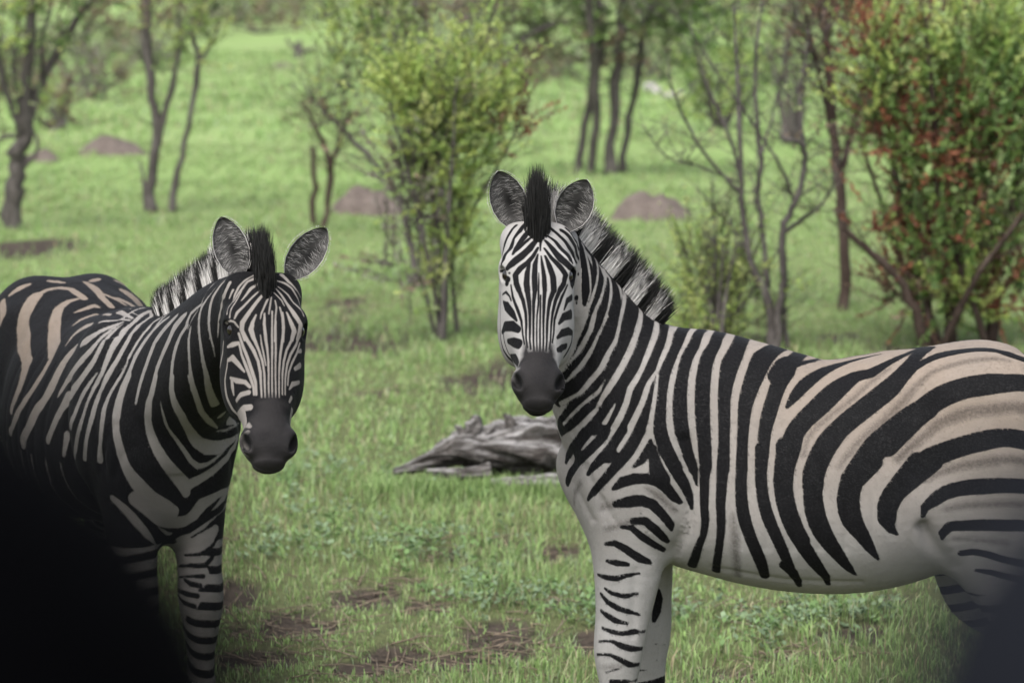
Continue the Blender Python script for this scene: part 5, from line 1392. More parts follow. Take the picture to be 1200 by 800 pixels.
class Plant:
    def __init__(self, base_px, seed, Y=None):
        self.g = ground_at(*base_px) if Y is None else None
        self.Y = self.g[1] if Y is None else Y
        if self.g is None:
            self.g = at(base_px[0], base_px[1], Y)
        self.g = np.array([self.g[0], self.Y, float(height(np.array([self.g[0]]), np.array([self.Y]))[0])])
        self.s = FPX / self.Y          # pixels per metre there
        self.rg = np.random.default_rng(seed); self.mb = MB(); self.LV, self.LC = [], []
    def P(self, px, py, dy=0.0):
        return at(px, py, self.Y + dy)
    def stem(self, pts, dy0=0.0, dy1=0.0, seg=8, ground=True):
        """pts: (px, py, width px) from the base upwards"""
        rg = self.rg; m = len(pts)
        Q = []
        for i, (x, y, w) in enumerate(pts):
            f = i / max(m - 1, 1); p = self.P(x, y, dy0 + (dy1 - dy0) * f); Q.append(list(p) + [w / 2 / self.s])
        Q = np.array(Q)
        if ground: Q[0, 2] = min(Q[0, 2], self.g[2]) - .04; Q[0, 3] *= 1.25
        t = np.linspace(0, m - 1, (m - 1) * 4 + 1)
        i = np.clip(t.astype(int), 0, m - 2); u = (t - i)[:, None]
        p0, p1, p2, p3 = Q[np.maximum(i - 1, 0)], Q[i], Q[i + 1], Q[np.minimum(i + 2, m - 1)]
        R = .5 * (2 * p1 + (-p0 + p2) * u + (2 * p0 - 5 * p1 + 4 * p2 - p3) * u**2 + (-p0 + 3 * p1 - 3 * p2 + p3) * u**3)
        R[1:-1, :3] += rg.normal(0, .25, (len(R) - 2, 3)) * R[1:-1, 3:4]
        self.mb.tube(R[:, :3], np.maximum(R[:, 3], .0015) * rg.uniform(.88, 1.12, len(R)), seg, .10)
        return R[:, :3]
    def twigs(self, path, n, lmin, lmax, w=.004, up=.6, frm=.35):
        rg = self.rg; out = []
        for _ in range(n):
            f = rg.uniform(frm, 1) * (len(path) - 1); i = int(min(f, len(path) - 2)); p = path[i] + (path[i + 1] - path[i]) * (f - i)
            a = rg.uniform(0, 6.283); d = nrm(np.array([math.cos(a), math.sin(a), rg.normal(up, .35)])); l = rg.uniform(lmin, lmax)
            q1 = p + d * l * .5 + rg.normal(0, .06, 3) * l; q2 = q1 + nrm(d + np.array([0, 0, .25]) + rg.normal(0, .35, 3)) * l * .5
            self.mb.tube([p, q1, q2], [w, w * .7, w * .3], 5); out.append((q1, q2))
            for _k in range(rg.integers(0, 3)):
                e = q1 + nrm(d + rg.normal(0, .7, 3)) * l * rg.uniform(.25, .5); self.mb.tube([q1, (q1 + e) / 2 + rg.normal(0, .02, 3) * l, e], [w * .5, w * .4, w * .2], 4); out.append((q1, e))
        return out
    def leaf(self, p, d, size, col):
        """a pointed leaf of four corners with a fold"""
        rg = self.rg; d = nrm(d); s = nrm(np.cross(d, rg.normal(0, 1, 3))); nn = np.cross(d, s)
        w = size * rg.uniform(.22, .34)
        self.LV += [p, p + d * size * .5 + s * w + nn * w * .35, p + d * size, p + d * size * .5 - s * w + nn * w * .35]
        self.LC += [col] * 4
    def spray(self, p, d, length, n, size, kind, tipkind=None):
        rg = self.rg; d = nrm(d); pal = KINDS[kind]
        base = np.array(pal[rg.integers(len(pal))]) * rg.uniform(.8, 1.15)
        tipc = base
        if tipkind and rg.random() < .65: tp = KINDS[tipkind]; tipc = np.array(tp[rg.integers(len(tp))]) * rg.uniform(.85, 1.1)
        bend = rg.normal(0, .22, 3) + np.array([0, 0, .12])
        pts = [p + d * length * t + bend * length * t * t for t in np.linspace(0, 1, 5)]
        self.mb.tube(pts, np.linspace(.0035, .001, 5) * max(1, length / .4), 4)
        for k in range(n):
            t = rg.uniform(.05, 1.02); q = p + d * length * t + bend * length * t * t
            ld = nrm(d * .7 + rg.normal(0, .75, 3)); m = np.clip((t - .35) / .5, 0, 1)
            c = (base * (1 - m) + tipc * m) * rg.uniform(.84, 1.16)
            self.leaf(q, ld, size * rg.uniform(.65, 1.2) * (1.1 - .3 * t), list(np.clip(c, .008, .6)) + [1])
    def lobe(self, px, py, rx, ry, n, kind, leaf=.030, leaves=22, length=.32, tip=None, up=.55, dy=0.0, deep=1.0):
        """n leafy sprays spread through an ellipsoid whose outline covers (px+-rx, py+-ry)"""
        rg = self.rg; c = self.P(px, py, dy); r = np.array([rx, rx * deep, ry]) / self.s
        for _ in range(n):
            v = nrm(rg.normal(0, 1, 3)); u = rg.uniform(.25, 1) ** .55
            st = c + v * r * u * .80
            d = nrm(v * r / r.max() * .9 + np.array([0, 0, up]) + rg.normal(0, .35, 3))
            self.spray(st, d, length * rg.uniform(.6, 1.25), int(leaves * rg.uniform(.6, 1.3)), leaf, kind, tip)
    def done(self, name, label, cat, bark_m, group=None, trunk='trunk'):
        root = empty(name, self.g); tag(root, label, cat, group)
        V = np.concatenate(self.mb.V) - self.g
        link_mesh(trunk, V, self.mb.F, bark_m, root, True)
        if self.LV:
            L = np.array(self.LV) - self.g; n = len(L) // 4; b = np.arange(n)[:, None] * 4
            F = np.concatenate([b + np.array([[0, 1, 2]]), b + np.array([[0, 2, 3]])])
            link_mesh('crown', L, F, LEAF, root, False, dict(col=np.array(self.LC)))
        return root
def z6(pts, s, ox=0, oy=0): return [(ox + x * s, oy + y * s, w * s) for x, y, w in pts]

# left: dark forked tree at the frame edge
p = Plant((15, 270), 1)
p.stem(z6([(40, 725, 55), (45, 600, 62), (60, 500, 58), (75, 410, 46), (78, 300, 38), (92, 150, 32), (105, -20, 28), (110, -150, 22)], .375))
r1 = p.stem(z6([(72, 430, 30), (32, 320, 22), (0, 200, 20), (-40, 60, 16)], .375), 0, -.3, ground=False)
r2 = p.stem(z6([(82, 430, 36), (112, 290, 32), (172, 170, 30), (235, 70, 26), (300, -20, 22), (360, -110, 16)], .375), 0, .4, ground=False)
p.stem(z6([(55, 430, 14), (20, 425, 12), (-30, 450, 9)], .375), ground=False); p.stem(z6([(70, 530, 16), (118, 470, 12), (108, 415, 9)], .375), ground=False)
p.stem(z6([(60, 330, 20), (40, 200, 14), (60, 60, 10), (50, -40, 8)], .375), 0, .3, ground=False); p.stem(z6([(140, 240, 14), (130, 130, 12), (160, 30, 9)], .375), 0, -.3, ground=False)
for r in (r1, r2): p.twigs(r, 14, .3, .8, .006)
for a in [(15, 22, 34, 40, 40, 'yellow'), (52, 30, 34, 40, 34, 'green'), (85, 15, 30, 28, 24, 'brown'), (28, 80, 22, 34, 14, 'pale'), (60, -25, 70, 35, 60, 'green'), (8, 140, 14, 30, 5, 'brown')]:
    p.lobe(*a, leaf=.050, leaves=20, length=.45)
p.done('savanna_tree', 'dark forked tree with rough trunk at the left edge of the meadow', 'tree', BARK_DARK, 'trees in the meadow')

# two slender stems beside it
p = Plant((176, 249), 2)
r0 = p.stem(z6([(470, 662, 40), (480, 520, 34), (490, 380, 30), (465, 220, 30), (460, 60, 28), (470, -60, 20)], .375))
p.stem(z6([(486, 470, 20), (520, 340, 20), (545, 240, 17), (562, 130, 13), (556, 20, 10)], .375), ground=False)
p.stem(z6([(458, 640, 16), (448, 560, 10), (440, 500, 6)], .375))
r1 = p.stem(z6([(530, 662, 24), (560, 530, 21), (595, 350, 20), (622, 180, 20), (600, 100, 16), (640, -10, 14), (660, -120, 10)], .375))
p.stem(z6([(622, 190, 12), (665, 130, 10), (690, 40, 8)], .375), ground=False)
p.twigs(r0, 16, .2, .7, .006); p.twigs(r1, 12, .2, .7, .005)
for a in [(228, 52, 24, 34, 20, 'yellow'), (205, 15, 44, 30, 44, 'yellow'), (200, 85, 16, 40, 9, 'pale'), (175, 25, 26, 30, 18, 'brown'), (215, -25, 60, 30, 50, 'green'), (240, 20, 20, 26, 14, 'green')]:
    p.lobe(*a, leaf=.045, leaves=18, length=.42)
p.done('savanna_tree', 'slender tree of two grey stems, the right one leaning outwards, thin yellow leaves', 'tree', BARK_GREY, 'trees in the meadow')

# thin leafless stems left of the middle shrub
p = Plant((372, 268), 3)
a = p.stem([(365, 269, 7), (368, 220, 6.5), (366, 172, 6)]); b = p.stem([(378, 267, 6), (388, 222, 8), (383, 178, 7), (366, 140, 4), (352, 118, 3)], 0, .3)
c = p.stem([(386, 200, 6), (398, 165, 5), (410, 130, 3)], 0, -.3, ground=False)
for q in (b, c): p.twigs(q, 26, .25, .75, .005, .4)
p.lobe(378, 128, 28, 36, 16, 'grey', leaf=.03, leaves=7, length=.5); p.lobe(360, 150, 22, 22, 8, 'red', leaf=.028, leaves=5, length=.4)
p.done('dry_shrub', 'thin dry shrub of two bare upright stems left of the yellow green shrub', 'shrub', BARK_RED, 'shrubs in the meadow')

# darker shrub behind the middle one, with a leaning stem
p = Plant((492, 338), 4)
a = p.stem([(492, 340, 8), (470, 240, 7), (437, 188, 6), (406, 157, 5.5), (380, 131, 4.5), (362, 112, 3)], .2, .2)
b = p.stem([(500, 338, 8), (490, 230, 8), (470, 120, 7), (440, 40, 6), (430, -20, 4)], .1, .4)
c = p.stem([(505, 336, 9), (520, 180, 8), (515, 75, 9), (503, 40, 8), (480, -10, 6)], .3, .6)
for q in (a, b, c): p.twigs(q, 18, .2, .6, .004)
for q in [(410, 25, 34, 40, 46, 'yellow'), (425, 85, 30, 32, 36, 'dark'), (450, 50, 34, 45, 40, 'green'), (400, 130, 26, 18, 8, 'brown'), (470, 10, 40, 30, 36, 'dark'), (520, 20, 40, 26, 26, 'brown'), (395, 75, 18, 30, 14, 'pale')]:
    p.lobe(*q, leaf=.036, leaves=22, length=.36, tip='yellow')
p.done('leafy_shrub', 'taller dark green shrub with a leaning stem, behind the yellow green one', 'shrub', BARK_GREY, 'shrubs in the meadow')

# yellow green shrub in the middle
p = Plant((520, 402), 5)
st = [p.stem([(520, 402, 8.2), (517, 340, 7.5), (514, 280, 6.8), (506, 220, 5.4), (500, 150, 3.4), (498, 90, 2.0)]), p.stem([(536, 355, 4.8), (531, 275, 4.8), (556, 190, 4.1), (562, 110, 2.7), (560, 50, 1.7)], .1, .2),
      p.stem([(516, 402, 6.1), (507, 330, 5.4), (488, 240, 4.8), (470, 170, 3.4), (455, 120, 2.0)], 0, -.2), p.stem([(522, 400, 5.4), (528, 300, 4.8), (575, 210, 3.4), (606, 150, 2.0)], 0, .2),
      p.stem([(519, 400, 5.4), (522, 300, 4.8), (530, 180, 3.4), (535, 90, 2.0)], -.1, -.3), p.stem([(513, 400, 4.1), (494, 320, 3.4), (484, 250, 2.7), (440, 205, 2.0)], .1, .3)]
for q in st: p.twigs(q, 34, .15, .45, .0028)
for q in [(512, 150, 50, 48, 130, 'yellow'), (498, 108, 42, 36, 80, 'yellow'), (560, 78, 20, 42, 26, 'yellow'), (556, 135, 36, 42, 46, 'yellow'), (520, 215, 34, 46, 60, 'yellow'),
          (528, 285, 30, 40, 44, 'yellow'), (468, 95, 24, 28, 22, 'yellow'), (592, 152, 30, 28, 26, 'red'), (600, 112, 18, 20, 12, 'yellow'), (545, 180, 40, 40, 30, 'green'), (482, 225, 30, 60, 44, 'grey'), (520, 345, 26, 40, 26, 'pale'), (470, 300, 26, 50, 22, 'grey')]:
    p.lobe(*q, leaf=.033, leaves=40, length=.32, tip='yellow' if q[5] in ('yellow', 'green', 'pale') else 'brown', up=.8)
p.done('leafy_shrub', 'yellow green shrub between the two zebras, a few red leaves on its right side', 'shrub', BARK_GREY, 'shrubs in the meadow')

# cluster of four trunks under a broad crown
p = Plant((700, 203), 6)
st = [p.stem([(676, 204, 9), (683, 160, 8.5), (695, 100, 10), (705, 50, 11), (700, -10, 9), (690, -60, 7)], .2, .3), p.stem([(692, 204, 9), (698, 150, 9.5), (697, 90, 11), (694, 20, 10), (670, -50, 8)], -.1, -.6),
      p.stem([(714, 204, 15), (716, 150, 12), (724, 90, 13), (726, 20, 11), (740, -60, 8)], 0, .5), p.stem([(728, 202, 9), (735, 150, 8), (746, 100, 9), (756, 30, 8), (780, -30, 6)], .3, .9)]
st.append(p.stem([(697, 26, 7), (642, 30, 6), (612, 49, 5), (590, 80, 4)], -.2, -.8, ground=False)); st.append(p.stem([(726, 40, 7), (770, 20, 6), (820, 10, 5), (850, -10, 4)], .2, .9, ground=False))
for q in st: p.twigs(q, 14, .4, 1.1, .008)
for q in [(600, 42, 48, 30, 44, 'dark'), (655, 22, 50, 32, 52, 'green'), (735, 14, 60, 34, 60, 'dark'), (795, 24, 44, 40, 50, 'green'), (625, 70, 36, 16, 18, 'brown'), (690, 60, 50, 26, 22, 'brown'), (770, 55, 30, 20, 16, 'dark'),
          (570, 15, 40, 28, 30, 'brown'), (700, -30, 150, 32, 110, 'dark'), (840, 0, 40, 30, 24, 'dark')]:
    p.lobe(*q, leaf=.070, leaves=22, length=.62, up=.35)
p.done('savanna_tree', 'broad tree standing on a cluster of dark trunks behind the zebra with the log', 'tree', BARK_DARK, 'trees in the meadow')

# bright bush and darker ones behind, right half
def bush(base, lobes, seed, label, bk=BARK_GREY, leaf=.06, length=.5, leaves=22, nst=6, name='round_bush', cat='bush'):
    p = Plant(base, seed); rg = p.rg
    for k in range(nst):
        L = lobes[k % len(lobes)]; tx, ty = L[0] + rg.normal(0, L[2] * .4), L[1] + rg.normal(0, L[3] * .3)
        q = p.stem([(base[0] + rg.normal(0, 6), base[1] + 1, .10 * p.s), ((base[0] + tx) / 2 + rg.normal(0, 6), (base[1] + ty) / 2, .075 * p.s), (tx, ty, .03 * p.s)], rg.normal(0, .2), rg.normal(0, .5))
        p.twigs(q, 8, .25, .8, .006)
    for L in lobes: p.lobe(*L, leaf=leaf, leaves=leaves, length=length)
    return p.done(name, label, cat, bk, 'bushes further back')
bush((850, 152), [(845, 85, 50, 55, 80, 'green'), (880, 60, 40, 45, 50, 'yellow'), (835, 120, 40, 30, 36, 'yellow'), (830, 40, 36, 30, 30, 'green')], 7, 'bright green rounded bush behind the bare branched tree', leaf=.07)
bush((930, 170), [(925, 75, 36, 60, 44, 'green'), (950, 30, 36, 45, 40, 'dark'), (915, 20, 40, 30, 30, 'brown')], 8, 'olive green bush between the bare branched tree and the red leaved bush', leaf=.07)
# red brown tree
p = Plant((989, 361), 9)
a = p.stem([(989, 362, 13), (990, 300, 12), (985, 230, 13), (977, 150, 12), (970, 60, 9), (965, -20, 7)]); b = p.stem([(984, 215, 8), (1005, 130, 7), (1030, 40, 5), (1050, -20, 4)], 0, .5, ground=False)
c = p.stem([(977, 160, 7), (960, 90, 5), (945, 20, 4)], 0, -.3, ground=False)
for q in (a, b, c): p.twigs(q, 30, .25, .8, .005)
for q in [(985, 60, 40, 60, 40, 'brown'), (1010, 20, 40, 40, 34, 'red'), (960, 30, 34, 40, 24, 'brown'), (1060, 15, 60, 28, 50, 'red'), (985, 140, 26, 50, 16, 'brown'), (1000, -20, 70, 30, 40, 'dark'), (1130, 10, 60, 24, 40, 'brown')]:
    p.lobe(*q, leaf=.040, leaves=16, length=.42)
p.done('savanna_tree', 'reddish brown tree with a single bare trunk left of the red leaved bush', 'tree', BARK_RED, 'trees in the meadow')

# bare branched little tree
p = Plant((905, 411), 10); T = lambda pts: [(750 + x * .5625, y * .5625, w * .5625 * .72) for x, y, w in pts]
S = [T([(276, 735, 30), (266, 620, 27), (230, 540, 21), (212, 430, 17), (210, 380, 15), (192, 300, 11), (150, 200, 8), (120, 120, 5)]), T([(283, 732, 20), (290, 640, 20), (300, 560, 21), (298, 480, 22), (325, 420, 18), (345, 330, 16), (335, 300, 13), (290, 283, 8)]),
     T([(266, 600, 18), (256, 500, 17), (246, 400, 16), (251, 330, 15), (240, 150, 11), (255, 0, 7)])]
P0 = [p.stem(S[0]), p.stem(S[1], 0, -.3), p.stem(S[2], .05, .3, ground=False)]
for s_, d0, d1 in [(T([(212, 405, 12), (135, 322, 9), (85, 230, 7), (60, 160, 4)]), 0, -.3), (T([(212, 390, 13), (205, 200, 12), (200, 100, 9), (195, 10, 6)]), 0, .2), (T([(304, 482, 15), (340, 455, 12), (375, 430, 8), (402, 385, 5)]), 0, -.2),
                   (T([(322, 422, 11), (298, 360, 9), (258, 290, 7), (180, 180, 6), (100, 55, 4)]), 0, -.4), (T([(345, 335, 12), (330, 200, 9), (346, 115, 7), (350, 60, 4)]), 0, .3), (T([(205, 380, 8), (120, 345, 6), (60, 330, 5), (8, 265, 4)]), 0, -.2),
                   (T([(250, 330, 9), (280, 230, 7), (300, 120, 5), (330, 30, 3)]), 0, .4), (T([(232, 540, 8), (190, 470, 6), (150, 430, 4)]), 0, .2), (T([(305, 735, 18), (303, 680, 17), (300, 640, 14)]), .05, 0)]:
    P0.append(p.stem(s_, d0, d1, ground=s_[0][1] > 400))
for q in P0: p.twigs(q, 22, .10, .45, .0032)
for q in [(930, 128, 20, 18, 8, 'pale'), (925, 238, 20, 24, 6, 'pale'), (885, 262, 22, 24, 6, 'pale'), (945, 170, 16, 26, 5, 'brown'), (870, 60, 40, 40, 8, 'pale'), (900, 340, 30, 30, 6, 'yellow')]:
    p.lobe(*q, leaf=.032, leaves=13, length=.28)
p.done('bare_tree', 'small grey tree with mostly bare crooked branches behind the zebra', 'tree', BARK_GREY, 'trees in the meadow')

# yellow green shrub just behind the zebra's back
p = Plant((838, 408), 11); rg = p.rg
for k in range(16):
    x = 838 + rg.normal(0, 26); q = p.stem([(838 + rg.normal(0, 14), 409, 5), ((838 + x) / 2, 350, 4), (x, 290 + rg.uniform(-40, 30), 2)], rg.normal(0, .2), rg.normal(0, .3)); p.twigs(q, 8, .1, .3, .003)
for q in [(838, 350, 44, 48, 90, 'yellow'), (815, 310, 28, 50, 50, 'yellow'), (825, 385, 46, 30, 50, 'yellow'), (862, 320, 28, 40, 36, 'yellow'), (840, 275, 24, 36, 20, 'pale'), (835, 390, 44, 24, 30, 'yellow'), (880, 370, 26, 30, 18, 'pale')]:
    p.lobe(*q, leaf=.028, leaves=20, length=.26, up=1.0)
p.done('leafy_shrub', 'pale yellow green shrub of fine upright shoots behind the zebra back', 'shrub', BARK_GREY, 'shrubs in the meadow')

# big bush with green and red leaves, right
p = Plant((1120, 408), 12)
st = [p.stem([(1085, 408, 14), (1072, 362, 12), (1040, 312, 10), (1005, 282, 7), (985, 265, 4)], -.1, -.3), p.stem([(1098, 408, 14), (1085, 340, 11), (1060, 250, 9), (1042, 150, 6), (1035, 70, 3)], 0, .2), p.stem([(1115, 408, 12), (1111, 320, 11), (1101, 200, 8), (1090, 90, 5), (1085, 20, 3)], .1, -.2),
      p.stem([(1163, 408, 14), (1164, 330, 15), (1180, 260, 11), (1196, 190, 8), (1205, 110, 5)], .1, .4), p.stem([(1108, 408, 10), (1125, 310, 9), (1150, 200, 7), (1160, 90, 4)], .2, .5), p.stem([(1104, 408, 9), (1135, 340, 8), (1200, 250, 6)], -.1, -.5),
      p.stem([(1160, 408, 9), (1130, 330, 7), (1115, 280, 5)], 0, -.2), p.stem([(1092, 408, 8), (1055, 300, 6), (1020, 200, 4), (1000, 130, 3)], .3, .5)]
for q in st: p.twigs(q, 26, .15, .55, .0035)
for q in [(1100, 180, 62, 78, 150, 'green'), (1148, 105, 56, 74, 130, 'green'), (1062, 115, 50, 64, 80, 'green'), (1172, 195, 40, 66, 70, 'green'), (1118, 52, 50, 44, 66, 'yellow'), (1045, 70, 40, 46, 40, 'yellow'), (1190, 60, 40, 60, 60, 'yellow'),
          (1100, 285, 60, 54, 120, 'green'), (1075, 330, 40, 40, 20, 'red'), (1130, 340, 50, 46, 50, 'yellow'), (1180, 340, 36, 46, 24, 'red'), (1180, 285, 36, 54, 60, 'green'), (1115, 275, 50, 50, 38, 'red'), (1166, 335, 20, 40, 30, 'red'), (1092, 165, 50, 54, 50, 'red'), (1150, 190, 44, 60, 50, 'red'), (1050, 150, 40, 50, 44, 'red'), (1020, 60, 36, 44, 34, 'red'), (1075, 230, 40, 50, 40, 'red'),
          (1015, 120, 34, 46, 18, 'yellow'), (1130, 120, 50, 60, 22, 'red'), (1060, 340, 30, 34, 26, 'brown'), (1140, 345, 30, 40, 40, 'yellow'), (1100, 355, 34, 34, 24, 'green'), (1230, 140, 50, 90, 60, 'green'), (1020, 250, 30, 40, 8, 'red')]:
    p.lobe(*q, leaf=.032, leaves=42, length=.30, tip={'green': 'green', 'red': 'red', 'yellow': 'yellow', 'brown': 'red'}.get(q[5], 'pale'), up=.75)
p.done('red_leaved_bush', 'big bush mixing green, yellow and rusty red leaves at the right edge', 'bush', BARK_RED, 'shrubs in the meadow')

# bushes further back on the left and along the far edge of the meadow
bush((66, 152), [(66, 118, 26, 34, 40, 'brown'), (50, 130, 20, 24, 20, 'yellow')], 13, 'tawny brown bush behind the dark forked tree', leaf=.07)
bush((108, 116), [(100, 92, 36, 22, 40, 'grey'), (130, 96, 26, 18, 24, 'brown')], 14, 'low grey dry bush beyond the tawny one', leaf=.08, length=.55)
bush((120, 70), [(110, 42, 44, 26, 60, 'dark'), (150, 48, 30, 22, 36, 'brown'), (80, 50, 30, 20, 30, 'grey')], 15, 'dark bush behind the low grey one at the far left', leaf=.11, length=.8)
bush((28, 90), [(20, 55, 40, 34, 44, 'grey'), (40, 70, 30, 22, 26, 'dark')], 16, 'grey green bush far back at the left edge', leaf=.10, length=.7)
far = [(175, 84, 40, 26, 'grey', 'pale dry bush between the two left trees, low in the grass'), (300, 40, 50, 22, 'brown', 'brown far bush behind the open strip of meadow'), (455, 66, 44, 40, 'brown', 'brown bush far behind the middle shrubs'), (505, 84, 36, 40, 'grey', 'grey bush behind the right side of the yellow green shrub'), (10, 118, 34, 34, 'brown', 'brown bush low at the left edge behind the forked tree'), (215, 46, 30, 30, 'brown', 'brown far bush above the slender two stemmed tree'), (272, 28, 26, 26, 'dark', 'dark far bush left of the open strip of meadow'), (322, 24, 26, 24, 'grey', 'grey far bush at the end of the open strip of meadow'), (372, 26, 26, 26, 'dark', 'dark far bush right of the open strip of meadow'),
       (560, 62, 40, 40, 'grey', 'grey far bush left of the trunk cluster'), (615, 100, 36, 26, 'brown', 'brown bush low behind the trunk cluster, left side'), (655, 92, 40, 34, 'dark', 'dark bush close behind the trunk cluster'), (765, 96, 34, 40, 'brown', 'brown bush right of the trunk cluster'),
       (800, 82, 34, 40, 'dark', 'dark bush between the trunk cluster and the bright green bush'), (1030, 150, 36, 50, 'dark', 'dark bush behind the big red leaved bush')]
for k, (x, y, rx, ry, kd, lab) in enumerate(far):
    D = 7706 / (y + 20); sz = np.clip(D / 900, .07, .22)
    bush((x, y), [(x, y - ry * .75, rx, ry * .8, 46, kd), (x + rx * .6, y - ry * .5, rx * .6, ry * .5, 18, ['green', 'brown', 'grey'][k % 3]), (x - rx * .5, y - ry * .6, rx * .6, ry * .6, 18, ['grey', 'dark', 'brown'][k % 3])], 40 + k, lab, leaf=sz, length=sz * 7, leaves=18, nst=5)
# dark stump far off
p = Plant((352, 70), 17)
p.stem([(350, 71, 12), (351, 60, 11), (349, 50, 8)]); p.stem([(352, 62, 6), (362, 58, 5), (370, 56, 3)], ground=False); p.stem([(346, 58, 5), (338, 50, 4), (336, 44, 2)], ground=False)
p.done('tree_stump', 'small black tree stump far off in the open strip of meadow', 'stump', BARK_DARK)

# woodland closing the view
rg = np.random.default_rng(90); p = Plant((600, 34), 91)
for k in range(150):
    x = rg.uniform(-420, 1620); D = rg.uniform(130, 210); hgt = rg.uniform(3.5, 8)
    c = np.array([(x - 600) / FPX * D, D, 0.]); kd = ['dark', 'grey', 'brown', 'green', 'grey'][rg.integers(5)]
    p.mb.tube([c, c + np.array([.2, 0, hgt * .5]), c + np.array([.4, 0, hgt * .8])], [.16, .12, .05], 5)
    for _ in range(34):
        v = nrm(rg.normal(0, 1, 3)); q = c + np.array([0, 0, hgt * .58]) + v * np.array([hgt * .45, hgt * .4, hgt * .42]) * rg.uniform(.4, 1)
        p.spray(q, nrm(v + np.array([0, 0, .4])), 1.4, 12, .34, kd)
n = len(p.LV) // 4; b = np.arange(n)[:, None] * 4
wv = np.concatenate(p.mb.V); off = len(wv)
wl = link_mesh('woodland', np.array(p.LV), np.concatenate([b + np.array([[0, 1, 2]]), b + np.array([[0, 2, 3]])]), LEAF, None, False, dict(col=np.array(p.LC)))
tag(wl, 'far grey green woodland closing the meadow at the top', 'woodland', kind='stuff')

# ---- earth mounds
def mound(px, py, w, h, seed, label):
    g0 = ground_at(px, py); s = FPX / g0[1]; rx, hh = w / 2 / s, h / s; rg = np.random.default_rng(seed)
    n = 48; u = np.linspace(-1.3, 1.3, n); X, Y = np.meshgrid(u, u)
    r = np.sqrt(X**2 + Y**2); base = np.clip(1 - r**2, -.4, 1)
    r2 = np.sqrt((X + .25 * np.sin(seed * 2.3) * (1 - r)) ** 2 + Y ** 2); base = np.clip(1 - r2 ** 1.6, -.4, 1)
    Z = np.where(base > 0, base ** .9, base * .4) * hh * (.72 + .62 * fbm(X * 1.7 + seed * 3, Y * 2.1, seed)) + hh * .34 * (fbm(X * 5, Y * 5, seed + 3) - .5)
    V = np.stack([X.ravel() * rx, Y.ravel() * rx * .9, Z.ravel()], 1)
    ii = (np.arange(n - 1)[:, None] * n + np.arange(n - 1)[None]).ravel()
    o = link_mesh('earth_mound', V, np.stack([ii, ii + 1, ii + n + 1, ii + n], 1), MOUND)
    o.location = (g0[0], g0[1], float(height(np.array([g0[0]]), np.array([g0[1]]))[0]) - .02)
    tag(o, label, 'mound', 'earth mounds in the grass'); return o
g = NT('mound_earth'); co = g.coord('Object'); n = g.noise(5, 6, .65, co); m = g.noise(30, 4, .6, co)
c = g.ramp(g.math('ADD', g.math('MULTIPLY', n, .6), g.math('MULTIPLY', m, .4)), [(.3, (.075, .060, .053)), (.5, (.130, .106, .093)), (.7, (.19, .16, .14))])
g.base(c); g.rough(.95, .08); g.bump(g.math('ADD', n, m), .8, .05); MOUND = g.m
mound(132, 182, 86, 24, 1, 'wide brown mound left of the slender two stemmed tree'); mound(48, 188, 48, 15, 2, 'small grey brown mound right of the dark forked tree')
mound(430, 247, 92, 34, 3, 'brown mound behind the dry bare shrub and the yellow green shrub'); mound(764, 250, 104, 36, 4, 'large tan brown mound beside the ears of the zebra at the log')
mound(330, 82, 40, 10, 5, 'low faint mound far off below the black stump')
# pale rocks by the trunk cluster
def rock(px, py, w, h, seed, label):
    g0 = ground_at(px, py); s = FPX / g0[1]; rg = np.random.default_rng(seed); bm = bmesh.new()
    bmesh.ops.create_icosphere(bm, subdivisions=4, radius=1)
    for v in bm.verts:
        n_ = v.co.normalized(); k = 1 + .22 * math.sin(n_.x * 3 + seed) * math.cos(n_.z * 4) + .12 * math.sin(n_.y * 7 + n_.x * 5 + seed)
        v.co = Vector((n_.x * w / 2 / s * k, n_.y * w / 2.6 / s * k, max(n_.z, -.35) * h / s * k))
    me = bpy.data.meshes.new('rock'); bm.to_mesh(me); bm.free(); o = bpy.data.objects.new('rock', me); COL.objects.link(o); me.materials.append(ROCK)
    me.polygons.foreach_set('use_smooth', np.ones(len(me.polygons), bool)); o.location = (g0[0], g0[1], .02); tag(o, label, 'rock', 'pale rocks in the meadow')
g = NT('pale_rock'); n = g.noise(6, 6, .65, g.coord('Object'))
g.base(g.ramp(n, [(.3, (.20, .185, .18)), (.6, (.36, .34, .33))])); g.rough(.9, .1); g.bump(n, .6, .05); ROCK = g.m
rock(765, 112, 22, 14, 1, 'larger pale grey rock right of the trunk cluster'); rock(788, 116, 26, 9, 2, 'flatter pale rock right of the other rock')
# ------------------------------------------------------------------ fallen log behind the zebra
g = NT('weathered_wood'); co = g.coord('Object', (.35, 3.2, 3.2)); n = g.noise(6, 7, .7, co); m = g.noise(28, 5, .65, co)
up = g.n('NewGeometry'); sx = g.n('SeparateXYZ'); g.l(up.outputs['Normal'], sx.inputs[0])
f = g.math('ADD', g.math('MULTIPLY', n, .6), g.math('MULTIPLY', m, .4))
c = g.ramp(f, [(.34, (.018, .015, .014)), (.46, (.060, .052, .047)), (.56, (.16, .148, .14)), (.70, (.27, .26, .25))])
patch = g.rng(g.noise(3.1, 4, .6, g.coord('Object')), .46, .58)
c = g.mix(patch, g.mix(.6, c, (.022, .019, .017)), c)
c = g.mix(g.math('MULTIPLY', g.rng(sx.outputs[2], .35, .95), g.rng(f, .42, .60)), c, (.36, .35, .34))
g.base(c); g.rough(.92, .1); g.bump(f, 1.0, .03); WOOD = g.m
lg = np.array([*ground_at(560, 572)[:2], 0.0]); lroot = empty('fallen_log', lg)
tag(lroot, 'weathered grey fallen log lying behind the chest of the zebra', 'log')
def lp(px, py, dy=0.0): return at(px, py, lg[1] + dy) - lg
